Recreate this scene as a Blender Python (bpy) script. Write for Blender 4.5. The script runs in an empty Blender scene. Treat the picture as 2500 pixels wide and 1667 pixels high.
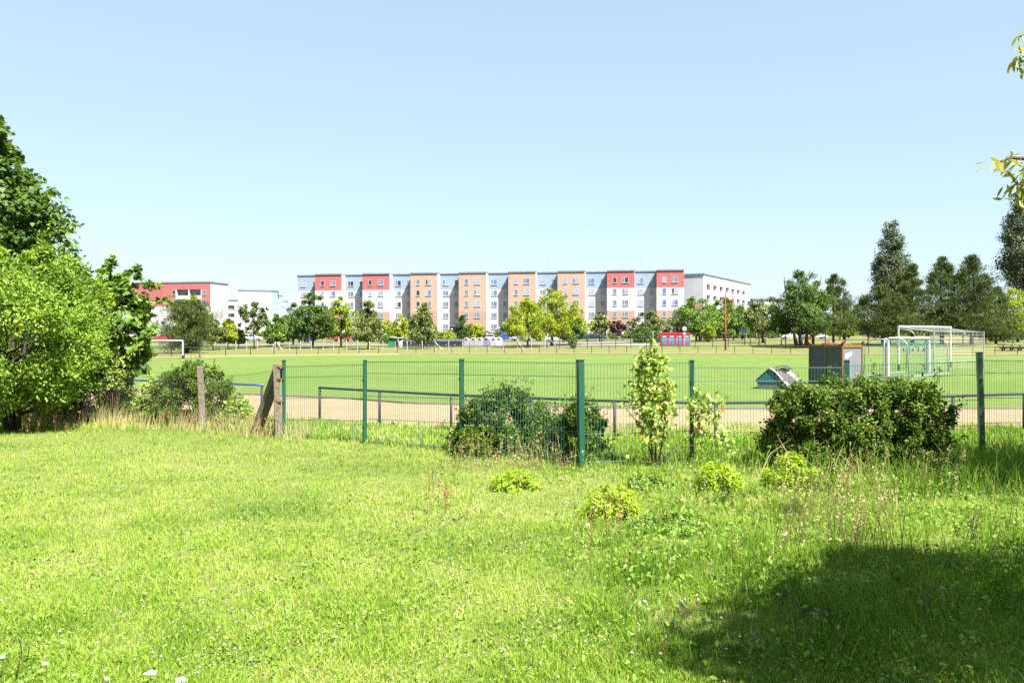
import bpy, math, random
import numpy as np
from mathutils import Vector, Matrix
random.seed(7)
RNG = np.random.default_rng(11)
S = bpy.context.scene
C = S.collection
R = math.radians

# ---------------------------------------------------------------- camera, sky, sun, exposure
EYE = 1.9          # eye height above the lawn
FPX = 2000.0       # focal length in photo pixels (photo 2500 wide)
HOR = 818.5        # horizon row in the photo
cd = bpy.data.cameras.new('camera'); cam = bpy.data.objects.new('camera', cd); C.objects.link(cam)
cam.location = (0, 0, EYE); cam.rotation_euler = (R(90), 0, 0)
cd.sensor_width = 36; cd.lens = FPX / 2500 * 36; cd.shift_y = -15 / 2500
cd.clip_start = 0.05; cd.clip_end = 5000
S.camera = cam

SUN_EL = R(54)
SUN_H = (0.63, -0.777)                       # horizontal direction towards the sun
w = bpy.data.worlds.new('World'); S.world = w; w.use_nodes = True
nt = w.node_tree; bg = nt.nodes['Background']
sky = nt.nodes.new('ShaderNodeTexSky'); sky.sky_type = 'NISHITA'; sky.sun_disc = False
sky.sun_elevation = SUN_EL; sky.sun_rotation = math.atan2(SUN_H[0], SUN_H[1])
sky.air_density = 1.0; sky.dust_density = 0.6; sky.ozone_density = 1.0; sky.altitude = 50
gm = nt.nodes.new('ShaderNodeGamma'); gm.inputs[1].default_value = 0.37       # flattens the gradient so the sky reads evenly bright
sc_ = nt.nodes.new('ShaderNodeVectorMath'); sc_.operation = 'MULTIPLY'; sc_.inputs[1].default_value = (.925, 1.08, 1.18)
nt.links.new(sky.outputs[0], gm.inputs[0]); nt.links.new(gm.outputs[0], sc_.inputs[0])
nt.links.new(sc_.outputs[0], bg.inputs[0]); bg.inputs[1].default_value = 0.12
sl = bpy.data.lights.new('sun', 'SUN'); sl.energy = 5.0; sl.angle = R(0.5); sl.color = (1.0, 0.96, 0.89)
so = bpy.data.objects.new('sun', sl); C.objects.link(so)
sd = Vector((SUN_H[0] * math.cos(SUN_EL), SUN_H[1] * math.cos(SUN_EL), math.sin(SUN_EL)))
so.rotation_euler = sd.to_track_quat('Z', 'Y').to_euler(); so.location = (30, -30, 60)
S.view_settings.view_transform = 'Standard'; S.view_settings.look = 'None'
S.view_settings.exposure = 2.05; S.view_settings.gamma = 1.0
S.render.engine = 'CYCLES'
S.cycles.max_bounces = 6; S.cycles.diffuse_bounces = 3; S.cycles.glossy_bounces = 2
S.cycles.transmission_bounces = 4; S.cycles.transparent_max_bounces = 6
S.cycles.use_denoising = False

# ---------------------------------------------------------------- coordinates
def X_(px, Y): return (px - 1250) / FPX * Y
def Z_(py, Y): return EYE - (py - HOR) / FPX * Y
YK = np.array([-40, 14.2, 17, 95, 110, 135, 175, 186, 197, 3000.])
ZL = np.array([-.05, -.05, -.1, -.1, .1, .42, .72, 1.0, 1.75, 1.75])
ZR = np.array([-.05, -.05, -.1, -.1, .72, 1.0, 1.1, 1.25, 1.75, 1.75])
def gz(x, y):
    s = np.clip((np.asarray(x, float) + 10) / 55, 0, 1)
    return np.interp(y, YK, ZL) * (1 - s) + np.interp(y, YK, ZR) * s
def G(px, Y):
    x = X_(px, Y); return Vector((x, Y, float(gz(x, Y))))

# ---------------------------------------------------------------- materials
ALB = .60          # the photograph is exposed bright: keep surface colours at their real, lower values
def newmat(name):
    m = bpy.data.materials.new(name); m.use_nodes = True
    n = m.node_tree; n.nodes.clear()
    o = n.nodes.new('ShaderNodeOutputMaterial')
    return m, n, o
def pm(name, c1, c2=None, scale=8.0, rough=0.7, metal=0.0, bump=0.0, spec=0.4, stretch=(1, 1, 1), detail=4):
    m, n, o = newmat(name)
    b = n.nodes.new('ShaderNodeBsdfPrincipled'); n.links.new(b.outputs[0], o.inputs[0])
    b.inputs['Roughness'].default_value = rough; b.inputs['Metallic'].default_value = metal
    b.inputs['Specular IOR Level'].default_value = spec
    if c2 is None: c2 = tuple(min(1, c * 0.8) for c in c1)
    c1 = tuple(c * ALB for c in c1); c2 = tuple(c * ALB for c in c2)
    tc = n.nodes.new('ShaderNodeTexCoord'); mp = n.nodes.new('ShaderNodeMapping'); mp.inputs['Scale'].default_value = stretch
    ns = n.nodes.new('ShaderNodeTexNoise'); ns.inputs['Scale'].default_value = scale; ns.inputs['Detail'].default_value = detail
    cr = n.nodes.new('ShaderNodeValToRGB'); cr.color_ramp.elements[0].position = .35; cr.color_ramp.elements[1].position = .68
    cr.color_ramp.elements[0].color = (*c1, 1); cr.color_ramp.elements[1].color = (*c2, 1)
    n.links.new(tc.outputs['Object'], mp.inputs[0]); n.links.new(mp.outputs[0], ns.inputs['Vector'])
    n.links.new(ns.outputs['Fac'], cr.inputs[0]); n.links.new(cr.outputs[0], b.inputs['Base Color'])
    if bump:
        bp = n.nodes.new('ShaderNodeBump'); bp.inputs['Strength'].default_value = bump; bp.inputs['Distance'].default_value = .02
        n.links.new(ns.outputs['Fac'], bp.inputs['Height']); n.links.new(bp.outputs[0], b.inputs['Normal'])
    return m
def foliage(name, ramp, trans=0.35, gloss=0.05, tcol=None, grough=.45, gain=1.75):
    """ramp: list of (pos, colour) driven by the leaf's own tint"""
    m, n, o = newmat(name)
    at = n.nodes.new('ShaderNodeAttribute'); at.attribute_name = 'tint'
    cr = n.nodes.new('ShaderNodeValToRGB')
    els = cr.color_ramp.elements
    while len(els) < len(ramp): els.new(0.5)
    for e, (p, c) in zip(els, ramp): e.position = p; e.color = (*[min(.9, v * gain * ALB) for v in c], 1)
    n.links.new(at.outputs['Fac'], cr.inputs[0])
    d = n.nodes.new('ShaderNodeBsdfDiffuse'); t = n.nodes.new('ShaderNodeBsdfTranslucent')
    n.links.new(cr.outputs[0], d.inputs[0])
    mixc = n.nodes.new('ShaderNodeMixRGB'); mixc.blend_type = 'MULTIPLY'; mixc.inputs[0].default_value = 1
    mixc.inputs[2].default_value = (*(tcol or (1.25, 1.2, .6)), 1)
    n.links.new(cr.outputs[0], mixc.inputs[1]); n.links.new(mixc.outputs[0], t.inputs[0])
    m1 = n.nodes.new('ShaderNodeMixShader'); m1.inputs[0].default_value = trans
    n.links.new(d.outputs[0], m1.inputs[1]); n.links.new(t.outputs[0], m1.inputs[2])
    g = n.nodes.new('ShaderNodeBsdfGlossy'); g.inputs['Roughness'].default_value = .6; gloss = gloss * .35
    g.inputs['Color'].default_value = (.9, .95, .9, 1)
    m2 = n.nodes.new('ShaderNodeMixShader'); m2.inputs[0].default_value = gloss
    n.links.new(m1.outputs[0], m2.inputs[1]); n.links.new(g.outputs[0], m2.inputs[2])
    n.links.new(m2.outputs[0], o.inputs[0])
    return m
def ground_mat(name, cols, scales, bump=.3, dist=.03):
    """layered noise: cols = [base, second, third, fine dark], scales = [large, medium, fine]"""
    m, n, o = newmat(name)
    b = n.nodes.new('ShaderNodeBsdfPrincipled'); n.links.new(b.outputs[0], o.inputs[0])
    b.inputs['Roughness'].default_value = .9; b.inputs['Specular IOR Level'].default_value = .1
    cols = [tuple(v * ALB for v in c) for c in cols]
    tc = n.nodes.new('ShaderNodeTexCoord')
    cur = None
    for i, s in enumerate(scales):
        ns = n.nodes.new('ShaderNodeTexNoise'); ns.inputs['Scale'].default_value = s; ns.inputs['Detail'].default_value = 5
        n.links.new(tc.outputs['Object'], ns.inputs['Vector'])
        mr = n.nodes.new('ShaderNodeMapRange'); mr.inputs[1].default_value = .38; mr.inputs[2].default_value = .64
        n.links.new(ns.outputs['Fac'], mr.inputs[0])
        mx = n.nodes.new('ShaderNodeMixRGB')
        if cur is None: mx.inputs[1].default_value = (*cols[0], 1)
        else: n.links.new(cur.outputs[0], mx.inputs[1])
        mx.inputs[2].default_value = (*cols[i + 1], 1)
        mul = n.nodes.new('ShaderNodeMath'); mul.operation = 'MULTIPLY'; mul.inputs[1].default_value = [1, .6, .6][min(i, 2)]
        n.links.new(mr.outputs[0], mul.inputs[0]); n.links.new(mul.outputs[0], mx.inputs[0])
        cur = mx
    n.links.new(cur.outputs[0], b.inputs['Base Color'])
    bp = n.nodes.new('ShaderNodeBump'); bp.inputs['Strength'].default_value = bump; bp.inputs['Distance'].default_value = dist
    n.links.new(ns.outputs['Fac'], bp.inputs['Height']); n.links.new(bp.outputs[0], b.inputs['Normal'])
    return m
def panel_mat(name, c, joint, du=3.0, dz=.93):
    """coated concrete wall boards with thin joints"""
    m, n, o = newmat(name)
    b = n.nodes.new('ShaderNodeBsdfPrincipled'); n.links.new(b.outputs[0], o.inputs[0])
    b.inputs['Roughness'].default_value = .85; b.inputs['Specular IOR Level'].default_value = .2
    c = tuple(v * ALB for v in c); joint = tuple(v * ALB for v in joint)
    tc = n.nodes.new('ShaderNodeTexCoord'); sx = n.nodes.new('ShaderNodeSeparateXYZ'); cx = n.nodes.new('ShaderNodeCombineXYZ')
    n.links.new(tc.outputs['Object'], sx.inputs[0])
    ad = n.nodes.new('ShaderNodeMath'); ad.operation = 'ADD'
    n.links.new(sx.outputs['X'], ad.inputs[0]); n.links.new(sx.outputs['Y'], ad.inputs[1])
    n.links.new(ad.outputs[0], cx.inputs[0]); n.links.new(sx.outputs['Z'], cx.inputs[1])
    br = n.nodes.new('ShaderNodeTexBrick'); br.offset = 0; br.inputs['Scale'].default_value = 1
    br.inputs['Brick Width'].default_value = du; br.inputs['Row Height'].default_value = dz
    br.inputs['Mortar Size'].default_value = .035; br.inputs['Mortar Smooth'].default_value = .2
    br.inputs['Color1'].default_value = (*c, 1); br.inputs['Color2'].default_value = (*[v * .95 for v in c], 1)
    br.inputs['Mortar'].default_value = (*joint, 1)
    n.links.new(cx.outputs[0], br.inputs['Vector'])
    ns = n.nodes.new('ShaderNodeTexNoise'); ns.inputs['Scale'].default_value = 1.1; ns.inputs['Detail'].default_value = 6
    n.links.new(tc.outputs['Object'], ns.inputs['Vector'])
    mr = n.nodes.new('ShaderNodeMapRange'); mr.inputs[1].default_value = .3; mr.inputs[2].default_value = .7; mr.inputs[3].default_value = .95; mr.inputs[4].default_value = 1.03
    n.links.new(ns.outputs['Fac'], mr.inputs[0])
    mx = n.nodes.new('ShaderNodeVectorMath'); mx.operation = 'SCALE'
    n.links.new(br.outputs['Color'], mx.inputs[0]); n.links.new(mr.outputs[0], mx.inputs['Scale'])
    n.links.new(mx.outputs[0], b.inputs['Base Color'])
    return m

M = {}
M['bark'] = pm('bark', (.10, .075, .055), (.045, .035, .028), 14, .95, bump=.6, stretch=(1, 1, .25))
M['bark_grey'] = pm('bark_grey', (.19, .16, .13), (.09, .075, .06), 14, .95, bump=.6, stretch=(1, 1, .25))
M['twig'] = pm('twig', (.16, .09, .06), (.08, .05, .035), 20, .9)
M['concrete'] = pm('weathered_concrete', (.24, .20, .155), (.13, .11, .085), 22, .95, bump=.7)
M['concrete_light'] = pm('light_concrete', (.55, .50, .44), (.40, .36, .31), 12, .9)
M['rust'] = pm('rust', (.25, .08, .03), (.13, .05, .03), 25, .85)
M['green_steel'] = pm('green_steel', (.010, .10, .058), (.009, .085, .05), 6, .38, spec=.6)
M['green_wire'] = pm('green_wire', (.025, .13, .095), (.02, .10, .075), 6, .4, spec=.6)
M['dark_cap'] = pm('black_plastic', (.02, .025, .03), (.015, .015, .018), 6, .5)
M['wire'] = pm('galvanised_wire', (.13, .12, .10), (.09, .06, .045), 12, .6, metal=.3)
M['rail_blue'] = pm('blue_rail_paint', (.035, .10, .33), (.03, .085, .25), 12, .35, spec=.6)
M['rail_dark'] = pm('dark_rail_paint', (.028, .035, .06), (.05, .045, .045), 9, .6, spec=.25)
M['white_paint'] = pm('white_paint', (.62, .62, .64), (.54, .54, .56), 9, .4)
M['alu'] = pm('aluminium', (.55, .56, .58), (.45, .46, .48), 9, .4, metal=.4)
M['black_paint'] = pm('black_paint', (.02, .02, .022), None, 9, .5)
M['net_white'] = pm('net_white', (.62, .62, .62), None, 9, .8)
M['net_green'] = pm('net_green', (.05, .30, .24), None, 9, .8)
M['asphalt'] = ground_mat('asphalt', [(.13, .13, .14), (.17, .165, .165), (.10, .10, .105), (.19, .18, .17)], [.3, 2, 30], .2, .01)
M['paving'] = ground_mat('paving', [(.36, .30, .28), (.42, .35, .32), (.30, .25, .23), (.4, .34, .3)], [.3, 2, 30], .2, .01)
M['sand'] = ground_mat('sand', [(.40, .285, .195), (.33, .25, .145), (.24, .23, .095), (.36, .265, .18)], [.5, 2.2, 28], .35, .02)
M['lawn_ground'] = ground_mat('lawn_ground', [(.17, .25, .045), (.23, .27, .07), (.14, .20, .035), (.27, .23, .12)], [.6, 4, 60], .6, .03)
M['meadow'] = ground_mat('meadow', [(.165, .21, .055), (.25, .225, .10), (.135, .185, .045), (.20, .20, .065)], [.09, .7, 9], .5, .08)
M['pitch'] = ground_mat('pitch', [(.125, .220, .038), (.180, .250, .058), (.092, .180, .028), (.19, .225, .062)], [.12, 1.2, 14], .5, .05)
M['dry_meadow'] = ground_mat('dry_meadow', [(.32, .26, .12), (.24, .26, .085), (.36, .25, .15), (.27, .26, .10)], [.25, 1.2, 12], .5, .06)
M['curb'] = pm('curb', (.30, .22, .18), (.2, .15, .12), 5, .95)

WIN_FRAME = pm('window_frame_white', (.62, .62, .66), None, 3, .5)
PANES = []
def pane_mat(name, c, rough, c2):
    PANES.append(pm(name, c, c2, 1.3, rough, spec=.9))
pane_mat('pane_grey_blue', (.13, .18, .24), .12, (.20, .25, .32))
pane_mat('pane_dark', (.012, .014, .018), .15, (.04, .045, .05))
pane_mat('pane_lilac_curtain', (.38, .40, .52), .25, (.24, .27, .38))
pane_mat('pane_blue_reflection', (.10, .20, .48), .3, (.08, .15, .40))  # bluish sky reflection put into the pane colour
pane_mat('pane_teal', (.09, .17, .20), .12, (.16, .24, .28))
pane_mat('pane_pale_blind', (.33, .44, .60), .3, (.28, .36, .50))

# ---------------------------------------------------------------- helpers: objects and tags
def tag(o, label=None, cat=None, group=None, kind=None):
    if label: o['label'] = label
    if cat: o['category'] = cat
    if group: o['group'] = group
    if kind: o['kind'] = kind
    return o
def empty(name, loc, rz=0, label=None, cat=None, group=None):
    o = bpy.data.objects.new(name, None); C.objects.link(o)
    o.location = loc; o.rotation_euler = (0, 0, rz); o.empty_display_size = .2
    return tag(o, label, cat, group)
class MB:
    """collects shapes for ONE mesh"""
    def __init__(s): s.v = []; s.f = []; s.m = []
    def add(s, vs, fs, mi=0):
        n = len(s.v); s.v += [tuple(v) for v in vs]
        s.f += [tuple(i + n for i in f) for f in fs]; s.m += [mi] * len(fs)
    def box(s, x0, x1, y0, y1, z0, z1, mi=0):
        s.add([(x0, y0, z0), (x1, y0, z0), (x1, y1, z0), (x0, y1, z0), (x0, y0, z1), (x1, y0, z1), (x1, y1, z1), (x0, y1, z1)],
              [(3, 2, 1, 0), (4, 5, 6, 7), (0, 1, 5, 4), (1, 2, 6, 5), (2, 3, 7, 6), (3, 0, 4, 7)], mi)
    def tube(s, p0, p1, r0, r1=None, n=6, mi=0, cap=True):
        r1 = r0 if r1 is None else r1
        p0 = Vector(p0); p1 = Vector(p1); d = p1 - p0
        if d.length < 1e-6: return
        d.normalize(); a = d.orthogonal().normalized(); b = d.cross(a)
        vs = []
        for p, r in ((p0, r0), (p1, r1)):
            for k in range(n):
                t = 2 * math.pi * k / n + math.pi / n
                vs.append(p + a * (r * math.cos(t)) + b * (r * math.sin(t)))
        fs = [(k, (k + 1) % n, n + (k + 1) % n, n + k) for k in range(n)]
        if cap: fs += [tuple(range(n - 1, -1, -1)), tuple(range(n, 2 * n))]
        s.add(vs, fs, mi)
    def path(s, pts, rs, n=6, mi=0):
        """smooth bent tube with shared rings"""
        pts = [Vector(p) for p in pts]
        if not hasattr(rs, '__len__'): rs = [rs] * len(pts)
        vs = []; prev = None
        for i, p in enumerate(pts):
            d = (pts[min(i + 1, len(pts) - 1)] - pts[max(i - 1, 0)]).normalized()
            if prev is None: a = d.orthogonal().normalized()
            else: a = (prev - d * prev.dot(d)).normalized()
            prev = a; b = d.cross(a)
            for k in range(n):
                t = 2 * math.pi * k / n
                vs.append(p + a * (rs[i] * math.cos(t)) + b * (rs[i] * math.sin(t)))
        fs = []
        for i in range(len(pts) - 1):
            for k in range(n):
                fs.append((i * n + k, i * n + (k + 1) % n, (i + 1) * n + (k + 1) % n, (i + 1) * n + k))
        fs += [tuple(range(n - 1, -1, -1)), tuple(range((len(pts) - 1) * n, len(pts) * n))]
        s.add(vs, fs, mi)
    def prism(s, prof, y0, y1, mi=0):
        """profile in xz swept along y"""
        n = len(prof)
        s.add([(x, y0, z) for x, z in prof] + [(x, y1, z) for x, z in prof],
              [tuple(range(n)), tuple(range(2 * n - 1, n - 1, -1))] + [(i, n + i, n + (i + 1) % n, (i + 1) % n) for i in range(n)], mi)
    def lathe(s, prof, c=(0, 0, 0), n=16, mi=0):
        vs = []; 
        for r, z in prof:
            for k in range(n):
                t = 2 * math.pi * k / n; vs.append((c[0] + r * math.cos(t), c[1] + r * math.sin(t), c[2] + z))
        fs = [(i * n + k, i * n + (k + 1) % n, (i + 1) * n + (k + 1) % n, (i + 1) * n + k) for i in range(len(prof) - 1) for k in range(n)]
        fs += [tuple(range(n - 1, -1, -1)), tuple(range((len(prof) - 1) * n, len(prof) * n))]
        s.add(vs, fs, mi)
    def build(s, name, mats, parent=None, loc=None, rz=0, smooth=False, bevel=0):
        me = bpy.data.meshes.new(name); me.from_pydata(s.v, [], s.f)
        if not isinstance(mats, (list, tuple)): mats = [mats]
        for m in mats: me.materials.append(m)
        if len(mats) > 1: me.polygons.foreach_set('material_index', s.m)
        if smooth: me.polygons.foreach_set('use_smooth', [True] * len(s.f))
        me.update()
        o = bpy.data.objects.new(name, me); C.objects.link(o)
        if parent: o.parent = parent
        if loc is not None: o.location = loc
        if rz: o.rotation_euler = (0, 0, rz)
        if bevel:
            b = o.modifiers.new('bevel', 'BEVEL'); b.width = bevel; b.segments = 2; b.limit_method = 'ANGLE'
        return o

def np_mesh(name, verts, k, mat, tint=None, parent=None, loc=None, smooth=False):
    """verts (N*k,3): N polygons of k corners each"""
    N = len(verts) // k
    me = bpy.data.meshes.new(name)
    me.vertices.add(N * k); me.vertices.foreach_set('co', np.ascontiguousarray(verts, dtype=np.float32).ravel())
    me.loops.add(N * k); me.loops.foreach_set('vertex_index', np.arange(N * k, dtype=np.int32))
    me.polygons.add(N); me.polygons.foreach_set('loop_start', np.arange(0, N * k, k, dtype=np.int32))
    me.polygons.foreach_set('loop_total', np.full(N, k, dtype=np.int32))
    if tint is not None:
        a = me.attributes.new('tint', 'FLOAT', 'FACE'); a.data.foreach_set('value', np.clip(tint, 0, 1).astype(np.float32))
    me.materials.append(mat); me.update(calc_edges=True)
    o = bpy.data.objects.new(name, me); C.objects.link(o)
    if parent: o.parent = parent
    if loc is not None: o.location = loc
    return o

def vnoise(x, y, s, seed=0):
    x = np.asarray(x) / s + 100; y = np.asarray(y) / s + 100
    xi = np.floor(x).astype(int); yi = np.floor(y).astype(int); fx = x - xi; fy = y - yi
    fx = fx * fx * (3 - 2 * fx); fy = fy * fy * (3 - 2 * fy)
    def h(a, b): 
        v = np.sin(a * 127.1 + b * 311.7 + seed * 74.7) * 43758.5453
        return v - np.floor(v)
    return (h(xi, yi) * (1 - fx) + h(xi + 1, yi) * fx) * (1 - fy) + (h(xi, yi + 1) * (1 - fx) + h(xi + 1, yi + 1) * fx) * fy

# ---------------------------------------------------------------- leaves
T_RHOMB = np.array([(0, 0, 0), (.5, .3, .06), (1, 0, 0), (.5, -.3, .06)])
T_OVAL = np.array([(0, 0, 0), (.3, .24, .05), (.7, .22, .05), (1, 0, -.03), (.7, -.22, .05), (.3, -.24, .05)])
T_NARROW = np.array([(0, 0, 0), (.35, .13, .03), (.75, .10, .0), (1, 0, -.08), (.75, -.10, .0), (.35, -.13, .03)])
T_NEEDLE = np.array([(0, -.035, 0), (1, 0, 0), (0, .035, 0)])
T_MAPLE = np.array([(0, 0, 0), (.06, .30, .03), (.30, .50, .0), (.42, .26, .04), (.66, .34, .0), (.68, .14, .03), (1, 0, -.04),
                    (.68, -.14, .03), (.66, -.34, .0), (.42, -.26, .04), (.30, -.50, .0), (.06, -.30, .03)])
def leaves(pos, size, tmpl, up=.5, out=None, outw=.4, droop=0.0, rng=RNG):
    """pos (N,3) -> polygon corners; leaf normals biased upwards / outwards"""
    N = len(pos)
    n = rng.normal(size=(N, 3)); n /= np.linalg.norm(n, axis=1)[:, None]
    n[:, 2] = n[:, 2] * .8 + up
    if out is not None: n += out * outw
    n /= np.linalg.norm(n, axis=1)[:, None] + 1e-9
    t = rng.normal(size=(N, 3))
    if out is not None: t += out * .8
    t[:, 2] -= droop
    t -= n * (t * n).sum(1)[:, None]; t /= np.linalg.norm(t, axis=1)[:, None] + 1e-9
    b = np.cross(n, t)
    T = tmpl; sz = np.asarray(size)
    if sz.ndim == 0: sz = np.full(N, float(size))
    v = (pos[:, None, :] + sz[:, None, None] * (T[None, :, 0, None] * t[:, None, :] + T[None, :, 1, None] * b[:, None, :] + T[None, :, 2, None] * n[:, None, :]))
    return v.reshape(-1, 3)

def crown_clusters(H0, H1, Rx, Ry, prof, n, rng, lobes=.22, inner=.35, flat=1.0):
    """cluster centres in the crown's own envelope (local, trunk on z axis)"""
    ph = rng.uniform(0, 6.28, 4)
    t = rng.uniform(0.02, 1, n * 4); p = np.array([prof(v) for v in t])
    keep = rng.uniform(0, 1, len(t)) < p ** 1.2
    t = t[keep][:n]; p = p[keep][:n]
    a = rng.uniform(0, 2 * np.pi, len(t))
    r = (inner + (1 - inner) * np.sqrt(rng.uniform(0, 1, len(t)))) * p
    r *= 1 + lobes * (np.sin(3 * a + ph[0] + 5 * t) + .6 * np.sin(5 * a + ph[1] - 9 * t) + .4 * np.sin(2 * a + ph[2] + 17 * t))
    return np.stack([Rx * r * np.cos(a), Ry * r * np.sin(a), H0 + (H1 - H0) * t], 1), p

P_ROUND = lambda t: math.sqrt(max(0, 1 - (2 * t - 1) ** 2)) * .97 + .03
P_EGG = lambda t: math.sin(math.pi * min(1, t ** .65)) ** .7 if t < 1 else 0
P_CONE = lambda t: max(.04, (1 - t) ** .8) * (min(1, t * 6 + .35))
P_COL = lambda t: min(1, .45 + t * 2.2) * max(.08, min(1, (1.02 - t) * 2.0)) ** .8
P_DOME = lambda t: math.sqrt(max(.02, 1 - t * t))
P_BROAD = lambda t: min(1, .86 + t * .6) * max(.01, 1 - t ** 9) ** .5

F = {}
F['maple'] = foliage('maple_leaf', [(0, (.028, .055, .008)), (.5, (.06, .115, .014)), (.85, (.11, .17, .02)), (1, (.20, .22, .03))], .36, .06, gain=1.9)
F['bright'] = foliage('bright_leaf', [(0, (.05, .10, .008)), (.4, (.125, .215, .016)), (.8, (.225, .32, .035)), (1, (.34, .36, .09))], .42, .05, gain=1.85)
F['dark'] = foliage('dark_leaf', [(0, (.020, .042, .008)), (.5, (.050, .088, .016)), (.85, (.09, .135, .028)), (1, (.12, .15, .05))], .28, .04, gain=2.3)
F['hedge'] = foliage('privet_leaf', [(0, (.012, .026, .003)), (.4, (.045, .085, .008)), (.8, (.115, .17, .018)), (1, (.22, .21, .06))], .29, .03, gain=1.95)
F['mid'] = foliage('mid_leaf', [(0, (.03, .06, .010)), (.5, (.075, .13, .02)), (.85, (.13, .19, .03)), (1, (.20, .22, .05))], .33, .04, gain=2.5)
F['yellow'] = foliage('yellow_green_leaf', [(0, (.09, .15, .010)), (.5, (.22, .27, .018)), (.85, (.33, .33, .03)), (1, (.42, .36, .05))], .42, .04, gain=1.95)
F['lime'] = foliage('linden_leaf', [(0, (.03, .05, .012)), (.45, (.08, .11, .025)), (.75, (.22, .23, .08)), (1, (.36, .34, .15))], .28, .04, gain=2.1)
F['pine'] = foliage('pine_needle', [(0, (.018, .030, .008)), (.5, (.048, .070, .018)), (.85, (.085, .11, .028)), (1, (.13, .10, .05))], .12, .03, tcol=(1, 1, .7), gain=2.7)
F['poplar'] = foliage('poplar_leaf', [(0, (.028, .048, .022)), (.5, (.062, .088, .042)), (.85, (.11, .135, .07)), (1, (.17, .19, .11))], .22, .08, tcol=(1, 1.05, .7), gain=2.0)
F['purple'] = foliage('plum_leaf', [(0, (.04, .022, .022)), (.5, (.09, .05, .05)), (1, (.16, .10, .09))], .2, .05, tcol=(1.2, .8, .8))
F['sapling'] = foliage('sapling_leaf', [(0, (.07, .12, .018)), (.5, (.16, .23, .045)), (.85, (.28, .33, .10)), (.95, (.38, .30, .08)), (1, (.45, .2, .06))], .42, .04, gain=2.6)
F['goldleaf'] = foliage('gold_leaf', [(0, (.09, .17, .006)), (.45, (.23, .36, .012)), (.85, (.36, .43, .02)), (1, (.46, .38, .05))], .4, .06)
F['ash'] = foliage('ash_leaf', [(0, (.10, .14, .012)), (.5, (.22, .25, .03)), (.85, (.36, .32, .03)), (1, (.55, .36, .03))], .45, .10)
F['grass'] = foliage('grass_blade', [(0, (.07, .145, .012)), (.38, (.17, .275, .026)), (.68, (.25, .335, .048)), (.86, (.35, .37, .11)), (1, (.45, .38, .21))], .42, .02, gain=1.9, tcol=(1.15, 1.2, .5))
F['rough_grass'] = foliage('rough_grass_blade', [(0, (.06, .13, .012)), (.45, (.135, .25, .025)), (.78, (.22, .32, .06)), (.92, (.36, .36, .15)), (1, (.48, .38, .22))], .38, .02, gain=1.75)
F['clover'] = foliage('clover_leaf', [(0, (.06, .12, .015)), (.6, (.14, .25, .03)), (1, (.24, .33, .06))], .3, .05)
F['sorrel'] = foliage('sorrel_seed', [(0, (.13, .065, .03)), (.5, (.24, .12, .06)), (1, (.36, .22, .11))], .3, .03, tcol=(1, .8, .6))
F['straw'] = foliage('straw', [(0, (.22, .20, .07)), (.5, (.38, .33, .15)), (1, (.55, .46, .27))], .3, .03, tcol=(1, .9, .6))
F['flower'] = foliage('flower_head', [(0, (.50, .26, .20)), (.35, (.62, .44, .34)), (.7, (.72, .66, .52)), (1, (.8, .8, .76))], .2, .02, tcol=(1, .9, .8), gain=.95)

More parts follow.
